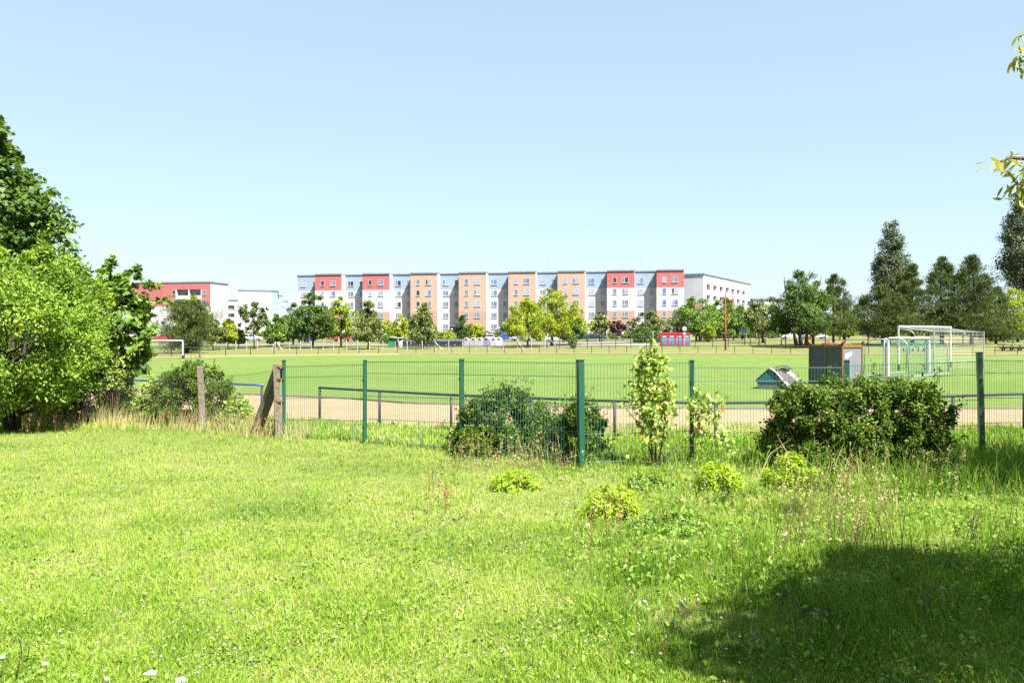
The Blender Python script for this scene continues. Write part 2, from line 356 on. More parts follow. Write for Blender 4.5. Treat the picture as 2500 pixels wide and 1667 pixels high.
def shoot_pos(cl, c0, n, L, m, rng, jit=.018):
    """leaf positions along young shoots that stick out of the crown"""
    o = cl - c0; dist = np.linalg.norm(o / (np.abs(o).max(0) + 1e-6), axis=1); idx = np.argsort(-dist)[:max(8, int(len(cl) * .6))]
    P = []
    for i in rng.choice(idx, n):
        d = o[i] / (np.linalg.norm(o[i]) + 1e-6); d[2] = abs(d[2]) + .5; d += rng.normal(0, .3, 3); d /= np.linalg.norm(d)
        l = L * rng.uniform(.6, 1.8); t = rng.uniform(.3, 1, m)[:, None]
        P.append(cl[i] + d * l * t * 1.6 + rng.normal(0, jit, (m, 3)))
    return np.concatenate(P)
def tree(name, base, top, width, kind, label, leafmat, prof=P_EGG, clear=.12, n_cl=60, n_lf=4200, leaf=.3, tmpl=T_RHOMB,
         trunk_r=None, bark='bark', depth=None, group=None, cat='tree', seed=1, clr=.26, lean=(0, 0), limbs=14, up=.5, trunks=1, lobes=.22, inner=.35, droop=0, dens=None, ctv=.13, shoots=0):
    """tapered trunk(s) with limbs and a crown of many leaves"""
    rng = np.random.default_rng(seed)
    H = top - base[2]; Rx = width / 2; Ry = (depth or width) / 2
    e = empty(name, base, 0, label, cat, group)
    cl, p = crown_clusters(H * clear, H - clr * Rx * .5, Rx * (1 - clr * .55), Ry * (1 - clr * .55), prof, n_cl, rng, lobes, inner)
    cl[:, 0] += lean[0] * (cl[:, 2] / H); cl[:, 1] += lean[1] * (cl[:, 2] / H)
    tr = trunk_r or max(.05, H * .018)
    mb = MB()
    for k in range(trunks):
        ox = (k - (trunks - 1) / 2) * tr * 2.6; pts = []; rs = []
        for i in range(7):
            t = i / 6; pts.append((ox * (1 + 3 * t) + rng.normal() * tr * .5 * (i > 0) + lean[0] * t * .8, rng.normal() * tr * .4 * (i > 0) + lean[1] * t * .8, t * H * .86 - .05))
            rs.append(tr * (1.35 if i == 0 else 1) * (1 - .85 * t) + .006)
        mb.path(pts, rs, 7)
    for i in rng.permutation(len(cl))[:limbs]:
        c = cl[i]; z0 = max(H * clear * .75, c[2] - .55 * math.hypot(c[0], c[1]) - .08 * H)
        z0 = min(z0, H * .8); t = z0 / H; s0 = (lean[0] * t, lean[1] * t, z0)
        mid = (c[0] * .5 + s0[0] * .5, c[1] * .5 + s0[1] * .5, (z0 + c[2]) / 2 - .04 * H * rng.uniform(0, 1))
        mb.path([s0, mid, tuple(c)], [tr * .42 * (1 - t) + .01, tr * .25 * (1 - t) + .008, .006 + tr * .05], 5)
    mb.build('trunk', M[bark], e, smooth=True)
    per = max(4, n_lf // len(cl)); N = per * len(cl)
    rc = clr * min(Rx, Ry) * rng.uniform(.6, 1.25, len(cl)) * (.5 + .6 * p)
    d = rng.normal(size=(N, 3)); d /= np.linalg.norm(d, axis=1)[:, None]
    rad = rng.uniform(0, 1, N) ** .5
    ci = np.repeat(np.arange(len(cl)), per)
    pos = cl[ci] + d * (rad * rc[ci])[:, None] * np.array([1, 1, .75])
    if droop: pos[:, 2] -= droop * rng.uniform(0, 1, N) ** 2 * rc[ci]
    if shoots:
        sp = shoot_pos(cl, np.array([0, 0, H * .45]), shoots, .30 * Rx * clr * 2.2, 14, rng); pos = np.concatenate([pos, sp]); N = len(pos)
        ci = np.concatenate([ci, rng.integers(0, len(cl), len(sp))])
    outv = pos - np.array([0, 0, H * .5]); outv /= np.linalg.norm(outv, axis=1)[:, None] + 1e-6
    tint = rng.normal(.42, .17, N) + rng.normal(0, ctv, len(cl))[ci] + .12 * (vnoise(pos[:, 0], pos[:, 2], Rx * .5, seed) - .5)
    v = leaves(pos, leaf * rng.uniform(.6, 1.25, N), tmpl, up, outv, .5, droop, rng)
    np_mesh('crown', v, len(tmpl), leafmat, tint, e)
    return e

def pine(base, top, width, label, seed=1, clear=.2, lm='pine', n_sh=260, group=None, needle=.34, trunk_r=None, prof=None, bark='bark'):
    """whorled branches carrying upturned needle tufts"""
    width *= 1.22; rng = np.random.default_rng(seed); H = top - base[2]; Rw = width / 2
    prof = prof or (lambda t: (max(.025, (1 - t)) ** 1.02) * min(1, .7 + 1.6 * t) * 1.42)
    e = empty('pine_tree', base, 0, label, 'tree', group)
    tr = trunk_r or H * .02; mb = MB()
    mb.path([(0, 0, -.05), (rng.normal() * .08, 0, H * .3), (rng.normal() * .12, 0, H * .65), (0, 0, H * .97)], [tr * 1.3, tr, tr * .6, tr * .12], 7)
    P = []; O = []; TT = []
    leaders = [(0, 0, 1.0, 1.0)] + [(rng.choice([-1, 1]) * rng.uniform(.22, .42) * Rw, rng.uniform(-.2, .2) * Rw, rng.uniform(.78, .93), .62) for _ in range(3)]
    gaps = [(rng.uniform(.2, .85), rng.uniform(0, 6.283)) for _ in range(7)]
    for k in range(n_sh):
        lx, ly, hs, ws = leaders[0] if rng.uniform() < .52 else leaders[rng.integers(1, 4)]
        t = rng.uniform(0, 1) ** 1.05; a = rng.uniform(0, 6.283); z = H * clear + (H * hs - H * clear) * t
        if any(abs(t - g[0]) < .07 and abs((a - g[1] + math.pi) % (2 * math.pi) - math.pi) < .8 for g in gaps): continue
        L = 1.12 * Rw * ws * prof(t) * rng.uniform(.3, 1.2) ** .8 * (1 + .28 * math.sin(3 * a + seed + 6 * t) + .16 * math.sin(23 * t + seed))
        dx, dy = math.cos(a), math.sin(a); z1 = z + L * rng.uniform(.0, .4) - .06 * H * (1 - t) * .5
        ox, oy = lx * min(1, t * 2), ly * min(1, t * 2)
        if k % 4 == 0: mb.path([(ox * .6, oy * .6, z - .1 * L), (ox + dx * L * .55, oy + dy * L * .55, z - .02 * L), (ox + dx * L, oy + dy * L, z1)], [tr * .28 * (1 - t) + .01, .02, .008], 4)
        n = 30
        s = rng.uniform(.45, 1, n)
        c = np.stack([ox + dx * L * s, oy + dy * L * s, z + (z1 - z) * s], 1) + rng.normal(0, .10 * Rw * .6, (n, 3)) * [1, 1, .8]
        P.append(c); O.append(np.tile([dx * .5, dy * .5, .9], (n, 1))); TT.append(np.full(n, rng.normal(.36, .17)) + .3 * (s - .7))
    mb.build('trunk', M[bark], e, smooth=True)
    P = np.concatenate(P); P[:, 2] = np.minimum(P[:, 2], H); O = np.concatenate(O); TT = np.concatenate(TT)
    k = 3; P = np.repeat(P, k, 0); O = np.repeat(O, k, 0); TT = np.repeat(TT, k)
    N = len(P); t = O + rng.normal(0, .55, (N, 3)); t /= np.linalg.norm(t, axis=1)[:, None]
    n = rng.normal(size=(N, 3)); n -= t * (n * t).sum(1)[:, None]; n /= np.linalg.norm(n, axis=1)[:, None]
    b = np.cross(n, t); sz = needle * rng.uniform(.6, 1.2, N); T = np.array([(0, -.09, 0), (1, -.015, 0), (1, .015, 0), (0, .09, 0)])
    v = P[:, None, :] + sz[:, None, None] * (T[None, :, 0, None] * t[:, None, :] + T[None, :, 1, None] * b[:, None, :])
    np_mesh('crown', v.reshape(-1, 3), 4, F[lm], TT + rng.normal(0, .14, N), e)
    return e

def bush(name, base, w_, d_, h, label, lm, n_lf=9000, leaf=.05, tmpl=T_OVAL, seed=1, prof=P_DOME, stems=14, n_cl=140, clr=.22, cat='bush', group=None, up=.4, inner=.45, low=.02, lobes=.12, stem_mat='twig', sr=.012, tb=0.0, shoots=0):
    rng = np.random.default_rng(seed); e = empty(name, base, 0, label, cat, group)
    cl, p = crown_clusters(h * low, h * .93, w_ / 2 * .92, d_ / 2 * .92, prof, n_cl, rng, lobes, inner)
    mb = MB()
    for i in rng.permutation(len(cl))[:stems]:
        c = cl[i]; b0 = (c[0] * .25, c[1] * .25, -.03)
        mb.path([b0, (c[0] * .55, c[1] * .55, c[2] * .5), tuple(c)], [sr, sr * .7, sr * .3], 4)
    mb.build('stems', M[stem_mat], e, smooth=True)
    per = n_lf // len(cl); N = per * len(cl); ci = np.repeat(np.arange(len(cl)), per)
    d = rng.normal(size=(N, 3)); d /= np.linalg.norm(d, axis=1)[:, None]
    rc = clr * min(w_, d_, h * 1.6) / 2 * rng.uniform(.6, 1.4, len(cl))
    pos = cl[ci] + d * (rng.uniform(0, 1, N) ** .5 * rc[ci])[:, None]
    pos[:, 2] = np.maximum(pos[:, 2], .01)
    if shoots:
        sp = shoot_pos(cl, np.array([0, 0, h * .2]), shoots, .13, 13, rng, .014); pos = np.concatenate([pos, sp]); N = len(pos); ci = np.concatenate([ci, rng.integers(0, len(cl), len(sp))])
    outv = pos - np.array([0, 0, h * .3]); outv /= np.linalg.norm(outv, axis=1)[:, None] + 1e-6
    tint = rng.normal(.45 + tb, .18, N) + rng.normal(0, .1, len(cl))[ci]
    np_mesh('foliage', leaves(pos, leaf * rng.uniform(.6, 1.3, N), tmpl, up, outv, .5, 0, rng), len(tmpl), F[lm], tint, e)
    return e

# ================================================================= SETTING
def grid_sheet(name, xs, ys, dz, mat, zf=gz):
    XX, YY = np.meshgrid(xs, ys); ZZ = zf(XX, YY) + dz
    nx, ny = len(xs), len(ys)
    v = np.stack([XX, YY, ZZ], -1).reshape(-1, 3)
    f = [(j * nx + i, j * nx + i + 1, (j + 1) * nx + i + 1, (j + 1) * nx + i) for j in range(ny - 1) for i in range(nx - 1)]
    me = bpy.data.meshes.new(name); me.from_pydata(v.tolist(), [], f); me.materials.append(mat); me.update()
    o = bpy.data.objects.new(name, me); C.objects.link(o); o['kind'] = 'structure'; return o
xs_all = np.unique(np.concatenate([[-2500, -1200, -600], np.arange(-300, 301, 5.), [600, 1200, 2500]]))
grid_sheet('ground', xs_all, [-40, 0, 14.2, 17, 60, 95, 102, 110, 118, 126, 135, 145, 155, 165, 175, 180, 186, 191, 197, 240, 400, 1000, 3000], 0, M['meadow'])
grid_sheet('lawn', np.arange(-30, 31, 5.), [-12, 0, 14.2, 17], .004, M['lawn_ground'])

def strip(name, mat, X, Ya, Yb, dz, rows=1):
    """sheet between two curves Ya(x) < Yb(x)"""
    mb = MB(); vs = []; fs = []
    n = len(X)
    for r in range(rows + 1):
        for x in X:
            y = Ya(x) + (Yb(x) - Ya(x)) * r / rows
            vs.append((x, y, float(gz(x, y)) + dz))
    for r in range(rows):
        for i in range(n - 1): fs.append((r * n + i, r * n + i + 1, (r + 1) * n + i + 1, (r + 1) * n + i))
    mb.add(vs, fs); o = mb.build(name, mat); o['kind'] = 'structure'; return o
# touch rail curve near the camera (measured), cinder track beyond it, then the pitch
RAIL = [(-40, 30.5), (-20, 26), (-11.9, 23.4), (-6.18, 20.4), (-4.6, 19.5), (-2.96, 18.3), (-1.27, 17.1), (1.94, 15.5), (3.74, 15.05), (6, 15.5), (9.0, 16.8), (10.8, 17.4), (20, 20), (60, 30)]
def rail_y(x): return float(np.interp(x, [p[0] for p in RAIL], [p[1] for p in RAIL]))
def outer_y(x): return float(np.interp(x, [-60, -12, -5.4, -3.3, -1.3, 2, 4.7, 9.4, 11, 20, 70], [34, 24.2, 19.7, 18.4, 17.8, 16.05, 15.8, 17.3, 17.8, 20.4, 34]))
def inner_y(x): return float(np.interp(x, [-60, -14, -8.6, -5.1, -3.0, -1.8, 2.8, 6.6, 12, 14, 25, 70], [45, 29, 27.3, 25.6, 23.8, 23.5, 22.3, 22.0, 22.1, 22.1, 24, 35]))
def far_y(x): return 86 - (.0145 if x < 0 else .0026) * x * x
xsn = np.concatenate([np.arange(-52, -14, 3.), np.arange(-14, 16, .6), np.arange(16, 66, 3.)])
strip('running_track', M['sand'], xsn, outer_y, inner_y, .004, 6)
strip('pitch', M['pitch'], [x for x in xsn if -50 < x < 64], lambda x: inner_y(x) + .12, lambda x: max(inner_y(x) + 1, far_y(x)), .004, 10)
strip('far_track', M['dry_meadow'], [x for x in xsn if -40 < x < 64], lambda x: max(inner_y(x) + 1, far_y(x)) + .02, lambda x: max(inner_y(x) + 1.5, far_y(x)) + 8.5, .004, 4)
strip('sand_strip', M['sand'], [x for x in xsn if -45 < x < -2], lambda x: max(inner_y(x) + 1, far_y(x)) + .02, lambda x: max(inner_y(x) + 1, far_y(x)) + 3.2 + x * -.05, .010, 1)
# edging of the track
mb = MB(); xe = [x for x in xsn if -50 < x < 64]
for a, b in zip(xe[:-1], xe[1:]):
    ya, yb = inner_y(a), inner_y(b)
    mb.add([(a, ya, -.12), (b, yb, -.12), (b, yb + .08, -.12), (a, ya + .08, -.12), (a, ya, -.04), (b, yb, -.04), (b, yb + .08, -.04), (a, ya + .08, -.04)],
           [(4, 5, 6, 7), (0, 1, 5, 4), (2, 3, 7, 6)])
o = mb.build('track_kerb', M['curb']); o['kind'] = 'structure'
mb = MB()
for a, b in zip(xe[:-1], xe[1:]):
    if a < -12: continue
    ya, yb = far_y(a), far_y(b)
    mb.add([(a, ya - .05, -.12), (b, yb - .05, -.12), (b, yb + .05, -.12), (a, ya + .05, -.12), (a, ya - .05, 0), (b, yb - .05, 0), (b, yb + .05, 0), (a, ya + .05, 0)],
           [(4, 5, 6, 7), (0, 1, 5, 4), (2, 3, 7, 6)])
o = mb.build('far_kerb', M['curb']); o['kind'] = 'structure'
road_c = lambda x: float(np.interp(x, [-120, -10, 10, 40, 70, 160], [124, 124, 126, 143, 149, 155]))
xr = np.arange(-140, 165, 5.)
strip('road', M['asphalt'], xr, lambda x: road_c(x) - 3.4, lambda x: road_c(x) + 3.4, .05, 4)
strip('pavement', M['concrete_light'], xr, lambda x: road_c(x) + 3.4, lambda x: road_c(x) + 5.2, .09, 2)
strip('forecourt', M['paving'], np.arange(4, 24, 2.), lambda x: 112, lambda x: 122.5, .04, 3)
strip('car_park', M['asphalt'], np.arange(-80, 46, 3.), lambda x: 160, lambda x: 176, .04, 4)
strip('footpath', M['concrete_light'], np.arange(-90, 60, 5.), lambda x: 177, lambda x: 179, .05, 1)
strip('dry_field', M['dry_meadow'], np.arange(36, 150, 5.), lambda x: 158, lambda x: 185, .05, 5)

# ================================================================= APARTMENT BUILDINGS
CW = panel_mat('wall_white', (.66, .615, .655), (.56, .525, .565))
CB = panel_mat('wall_blue', (.32, .42, .55), (.27, .355, .475))
CR = panel_mat('wall_red', (.50, .155, .16), (.40, .125, .13))
CO = panel_mat('wall_apricot', (.55, .37, .295), (.44, .30, .24))
CO2 = panel_mat('wall_brown_apricot', (.48, .31, .23), (.43, .275, .205))
CG = panel_mat('wall_grey', (.60, .60, .66), (.50, .50, .56))
ROOF = pm('roof_edge', (.22, .25, .33), (.17, .20, .27), 2, .7)
SOCLE = pm('plinth_grey', (.16, .14, .14), (.22, .20, .20), 3, .9)
def window(parent, x, zc, w_, h_, y, double, rng, loc_rot=None, fwd=-1):
    """one window: frame + pane(s) + sill, standing proud of the wall plane y (facing -y)"""
    fr = MB(); t = .07; d = .05
    y0, y1 = y - .03, y + .0
    fr.box(-w_ / 2, w_ / 2, -.035, 0, -h_ / 2, -h_ / 2 + t); fr.box(-w_ / 2, w_ / 2, -.035, 0, h_ / 2 - t, h_ / 2)
    fr.box(-w_ / 2, -w_ / 2 + t, -.035, 0, -h_ / 2 + t, h_ / 2 - t); fr.box(w_ / 2 - t, w_ / 2, -.035, 0, -h_ / 2 + t, h_ / 2 - t)
    if double: fr.box(-w_ * .12 - .05, -w_ * .12 + .05, -.035, 0, -h_ / 2 + t, h_ / 2 - t)
    f = fr.build('window', WIN_FRAME, parent, (x, y, zc))
    panes = [(-w_ / 2 + t, w_ / 2 - t)] if not double else [(-w_ / 2 + t, -w_ * .12 - .05), (-w_ * .12 + .05, w_ / 2 - t)]
    base = rng.choice([0, 0, 0, 1, 2, 2, 3, 4, 4, 5]); 
    for a, b in panes:
        p = MB(); p.box(a, b, -.012, .0, -h_ / 2 + t, h_ / 2 - t)
        k = base if rng.random() < .6 else rng.choice([0, 1, 2, 3, 4, 5])
        p.build('pane', PANES[k], f)
    s = MB(); s.box(-w_ / 2 - .06, w_ / 2 + .06, -.16, 0, -h_ / 2 - .07, -h_ / 2 - .01); s.build('window_sill', WIN_FRAME, f)
    return f
def window_bulk(mb, x, zc, w_, h_, y, double):
    t = .07
    mb.box(x - w_ / 2, x + w_ / 2, y - .03, y, zc - h_ / 2, zc - h_ / 2 + t); mb.box(x - w_ / 2, x + w_ / 2, y - .03, y, zc + h_ / 2 - t, zc + h_ / 2)
    mb.box(x - w_ / 2, x - w_ / 2 + t, y - .03, y, zc - h_ / 2 + t, zc + h_ / 2 - t); mb.box(x + w_ / 2 - t, x + w_ / 2, y - .03, y, zc - h_ / 2 + t, zc + h_ / 2 - t)
    mb.box(x - w_ / 2 + t, x + w_ / 2 - t, y - .012, y, zc - h_ / 2 + t, zc + h_ / 2 - t, 1)
    if double: mb.box(x - .22, x - .14, y - .031, y - .013, zc - h_ / 2 + t, zc + h_ / 2 - t)
    mb.box(x - w_ / 2 - .06, x + w_ / 2 + .06, y - .16, y - .031, zc - h_ / 2 - .07, zc - h_ / 2 - .01)

rng = random.Random(5)
A0 = Vector((X_(716, 213), 213)); A1 = Vector((X_(1670, 197), 197)); D = (A1 - A0); LEN = D.length; D.normalize()
BROT = math.atan2(D.y, D.x)
def u_of(px):
    k = (px - 1250) / FPX; return (k * A0.y - A0.x) / (D.x - k * D.y)
ROOFZ = 17.75; BZ = 1.5
apt = empty('apartment_block', (A0.x, A0.y, 0), BROT, 'long five storey apartment block with red, blue and apricot panels behind the car park', 'building')
edges = [(769, 834), (885, 951), (1002, 1068), (1120, 1187), (1241, 1308), (1361, 1428), (1482, 1549), (1603, 1670)]
DEP = 2.7
ztop = ROOFZ - .3
zr, zw, zb = ROOFZ - 4.3, ROOFZ - 9.85, ROOFZ - 15.4
winz = [ROOFZ - 2.42, ROOFZ - 5.15, ROOFZ - 7.95, ROOFZ - 10.8, ROOFZ - 13.65]
wall = MB(); slots = [CW, CB, CR, CO, CO2, SOCLE, CG]
u = 0.0; winlist = []
core = MB(); core.box(0, LEN, DEP + .3, 13.5, BZ - 1, ZT := ztop - .004)
core.build('rear_wall', CG, apt)
roof = MB()
for i, (pa, pb) in enumerate(edges):
    ua, ub = u_of(pa), u_of(pb)
    # recessed bay
    r = MB()
    r.box(u, ua, DEP, DEP + .3, zr, ztop, 1); r.box(u, ua, DEP, DEP + .3, zb, zr, 0); r.box(u, ua, DEP, DEP + .3, BZ - 1, zb, 5)
    rb = r.build('recessed_bay', slots, apt)
    wr = ua - u
    for k, z in enumerate(winz):
        winlist.append((u + .27 * wr, z, 1.5, 1.35, DEP, True, k, i)); 
        if k < 4: winlist.append((u + .77 * wr, z, .95, 1.35, DEP, False, k, i))
    # entrance with canopy
    en = MB(); uc = u + .74 * wr
    en.box(uc - .6, uc + .6, DEP - .05, DEP, BZ, BZ + 2.3); en.build('entrance_door', PANES[1], apt)
    cn = MB(); cn.box(uc - 1.25, uc + 1.25, DEP - 1.7, DEP, BZ + 2.7, BZ + 2.95); cn.box(uc - 1.25, uc - 1.1, DEP - 1.7, DEP, BZ - .5, BZ + 2.7)
    cn.build('canopy', ROOF, apt)
    roof.box(u - (.25 if i == 0 else 0), ua, DEP - .18, 13.7, ztop, ROOFZ)
    # projecting block
    b = MB(); c1 = 2 if i in (0, 1, 6, 7) else 3
    b.box(ua, ub, 0, DEP + .298, zr, ztop - .002, c1)
    b.box(ua, ub, 0, DEP + .298, zw, zr, 0 if c1 == 2 else 3)
    b.box(ua, ub, 0, DEP + .298, zb, zw, 4)
    b.box(ua, ub, 0, DEP + .298, BZ - 1, zb, 5)
    # right flanks faced in white, their sunlit brightness put into the colour
    b.box(ub, ub + .02, .02, DEP - .003, BZ, ztop - .002, 0)
    b.build('projecting_bay', slots, apt)
    wb = ub - ua
    for k, z in enumerate(winz):
        winlist.append((ua + .285 * wb, z, .95, 1.35, 0, False, k, i)); winlist.append((ua + .67 * wb, z, 1.5, 1.35, 0, True, k, i))
    roof.box(ua, ub, -.22, 13.7, ztop + .002, ROOFZ + .05)
    u = ub
roof.build('roof', ROOF, apt)
winlist.sort(key=lambda q: q[6])
bulk = MB()
for j, q in enumerate(winlist):
    if j < 100: window(apt, q[0], q[1], q[2], q[3], q[4], q[5], rng)
    else: window_bulk(bulk, *q[:6])
o = bulk.build('lower_windows', [WIN_FRAME, PANES[0]], apt); o['kind'] = 'stuff'
mb = MB()
for pxx in (760, 905, 1000, 1150, 1215, 1275, 1410, 1445, 1530, 1560, 820, 940):
    uu = u_of(pxx); mb.box(uu - .35, uu + .35, 4, 4.7, ROOFZ + .05, ROOFZ + .55)
mb.build('roof_vents', CG, apt)
for pxx, h in ((1330, 1.7), (1336, 1.7), (1563, .9)):
    mb = MB(); uu = u_of(pxx); mb.tube((uu, 6, ROOFZ), (uu, 6, ROOFZ + h + 2), .05); mb.build('antenna', M['alu'], apt)

def slab_block(name, P, rz, L, W, z0, z1, label, front, side, cat='building'):
    e = empty(name, (P[0], P[1], 0), rz, label, cat)
    return e
# ---- red block on the left, its front turned like the long block, with loggias
Yb = 235; P = Vector((X_(512, Yb), Yb)); rz = BROT
red = empty('apartment_block', (P.x, P.y, 0), rz, 'red fronted apartment block with loggias behind the left trees', 'building')
zt = 17.0; L = 60
mb = MB(); zmid = Z_(748, Yb)
def seg(mb, x0, x1, z0, z1, mi, y0=0, y1=.3): mb.box(x0, x1, y0, y1, z0, z1, mi)
flo = [(zt - 1.9 - 2.8 * k) for k in range(5)]          # tops of loggia openings
lx = (X_(423, Yb) - P.x, X_(490, Yb) - P.x)
cols = [(-60, lx[0] - 20.6), (lx[1] - 20.6, lx[0]), (lx[1], 0)]
for a, b in cols:
    seg(mb, a, b, zmid, zt, 1); seg(mb, a, b, 1, zmid, 0)
for off in (0, -20.6):
    seg(mb, lx[0] + off, lx[1] + off, flo[0], zt, 1)
    for k, f in enumerate(flo):
        seg(mb, lx[0] + off, lx[1] + off, f - 2.8, f - 1.75, 0)      # parapets
    seg(mb, lx[0] + off, lx[1] + off, 1, flo[4] - 2.8, 0)
mb.build('front_wall', [CW, CR], red)
mb = MB(); mb.box(-60, 0, 1.8, 10.5, 1, zt - .01)
mb.box(-.3, -.002, .3, 1.8, 1, zt - .01); mb.build('rear_wall', CW, red)
mb = MB(); mb.box(-60.2, .2, -.15, 10.7, zt, zt + .35); mb.build('roof', ROOF, red)
for off in (0, -20.6):
    mb = MB()
    for x in (lx[0], (lx[0] + lx[1]) / 2, lx[1]):
        mb.box(x + off - .12, x + off + .12, -.08, 1.79, 2, flo[0])
    for f in flo: mb.box(lx[0] + off + .12, lx[1] + off - .12, .01, 1.79, f - 2.83, f - 2.801)
    mb.build('loggia_frame', WIN_FRAME, red)
    for k, f in enumerate(flo[:3]):
        for q in (.25, .78): window(red, lx[0] + off + (lx[1] - lx[0]) * q, f - 1.1, 1.9, 1.5, 1.79, True, rng)
for x in (X_(417, Yb) - P.x, X_(498.5, Yb) - P.x, X_(417, Yb) - P.x - 20.6):
    for k in range(3): window(red, x, zt - 2.75 - 2.8 * k, 1.0, 1.4, -.002, False, rng)
# ---- white gable block with a blue edge
Yb = 276; P = (X_(582, Yb), Yb)
gb = empty('apartment_block', (P[0], P[1], 0), R(15.5), 'white gable end with a blue strip standing behind the round street tree', 'building')
Wd = X_(674, Yb) - P[0]; ws = X_(659, Yb) - P[0]; zt = Z_(710, Yb)
mb = MB(); mb.box(0, ws, 0, .4, 3.2, zt, 0); mb.box(ws, Wd, 0, .4, Z_(760, Yb), zt, 1); mb.box(ws, Wd, 0, .4, 3.2, Z_(760, Yb), 0)
mb.box(0, Wd, 0, .4, 0.5, 3.2, 2); mb.build('gable_wall', [CW, CB, CO], gb)
mb = MB(); mb.box(0, Wd, .4, 60, .5, zt - .01); mb.build('rear_wall', CW, gb)
mb = MB(); mb.box(-.2, Wd + .2, -.2, 60.2, zt, zt + .4); mb.build('roof', ROOF, gb)
# ---- loggia block between them
Yb = 357; P = (X_(540, Yb), Yb)
bb = empty('apartment_block', (P[0], P[1], 0), R(-3), 'distant white block with grey loggias between the red block and the gable', 'building')
zt = Z_(734, Yb); Wd = X_(596, Yb) - P[0]
mb = MB(); mb.box(0, Wd, .8, 12, .5, zt - .01)
x1 = X_(551, Yb) - P[0]; x2 = X_(573, Yb) - P[0]
mb.box(0, x1, 0, .8, .5, zt); mb.box(x2, Wd, 0, .8, .5, zt); mb.box(x1, x2, 0, .8, zt - 2, zt)
for k in range(5): mb.box(x1, x2, 0, .8, zt - 5.6 - 3.1 * k, zt - 4.3 - 3.1 * k)
mb.build('front_wall', CW, bb)
mb = MB(); mb.box(-.2, Wd + .2, -.2, 12.2, zt, zt + .4); mb.build('roof', ROOF, bb)
for k in range(3):
    for q in (.3, .7): window(bb, x1 + (x2 - x1) * q, zt - 3.1 - 3.1 * k, 1.7, 1.6, .79, True, rng)
# ---- small pale blocks far behind
for (pa, pb, pt, Yb, lb) in ((672, 688, 722, 420, 'small pale block just right of the blue strip gable'), (684, 702, 736, 480, 'lowest far pale block beside the long apartment block')):
    P = (X_(pa, Yb), Yb); zt = Z_(pt, Yb); Wd = X_(pb, Yb) - P[0]
    e = empty('apartment_block', (P[0], P[1], 0), R(15.5), lb, 'building')
    mb = MB(); mb.box(0, Wd * .6, 0, 14, .5, zt, 0); mb.box(Wd * .6, Wd, 0, 14, .5, zt - .01, 1); mb.build('wall', [CW, CB], e)
    mb = MB(); mb.box(-.2, Wd + .2, -.2, 14.2, zt, zt + .4); mb.build('roof', ROOF, e)
    for k in range(2): window(e, Wd * .3, zt - 3.2 - 3 * k, 1.6, 1.5, -.002, True, rng)
# ---- right block: gable coloured grey to look shaded, sunny long side running away
Pc = Vector((49.6, 212)); dL = Vector((24.1, 42)).normalized(); rz = math.atan2(dL.y, dL.x)
rt = empty('apartment_block', (Pc.x, Pc.y, 0), rz, 'white block running away behind the orange lamp post, with many loggias', 'building')
zt = 17.6; L = 49
# local: x along the long side, +y to the left (gable direction), sunny long side faces -y
mb = MB(); mb.box(0, L, 1.2, 12, .5, zt - .01, 0); mb.box(-.02, 0, 0, 12, zt - 7, zt, 1); mb.box(-.02, 0, 2.4, 12, .5, zt - 7, 1); mb.box(-.02, 0, 0, 2.4, .5, zt - 7, 2)
mb.box(0, L, 0, 1.2, zt - 2.3, zt, 0)
nb = 8; bw = L / nb
for i in range(nb):
    mb.box(i * bw, i * bw + bw * .42, 0, 1.2, .5, zt - 2.3, 0)
    for k in range(5): mb.box(i * bw + bw * .42, (i + 1) * bw, 0.02, 1.2, zt - 5.1 - 2.8 * k, zt - 3.9 - 2.8 * k, 0)
mb.build('wall', [CW, CG, CO2], rt)
for i in range(nb):
    for k in range(2):
        window(rt, i * bw + bw * .71, zt - 3.1 - 2.8 * k, bw * .5, 1.5, .9, True, rng)
mb = MB(); mb.box(-.25, L + .2, -.2, 12.2, zt, zt + .35); mb.build('roof', ROOF, rt)
for i, k in ((0, 0), (4, 1)):
    mb = MB(); mb.box(i * bw + bw * .6, i * bw + bw * .85, -.05, .0, zt - 3.6 - 2.8 * k, zt - 2.5 - 2.8 * k)
    mb.build('awning', pm('red_cloth', (.6, .06, .03), None, 4, .8), rt)
# ---- dark low roof behind the trees on the right
Yb = 300; P = (X_(1838, Yb), Yb); e = empty('low_building', (P[0], P[1], 0), R(-2), 'low building with a dark flat roof between the trees on the right', 'building')
mb = MB(); mb.box(0, 14, 0, 12, .5, Z_(733, Yb)); mb.build('wall', CG, e)
mb = MB(); mb.box(-.3, 14.3, -.3, 12.3, Z_(733, Yb), Z_(729, Yb)); mb.build('roof', SOCLE, e)
for k in (3, 8): window(e, k, Z_(738, Yb), 2, 1.4, -.002, True, rng)

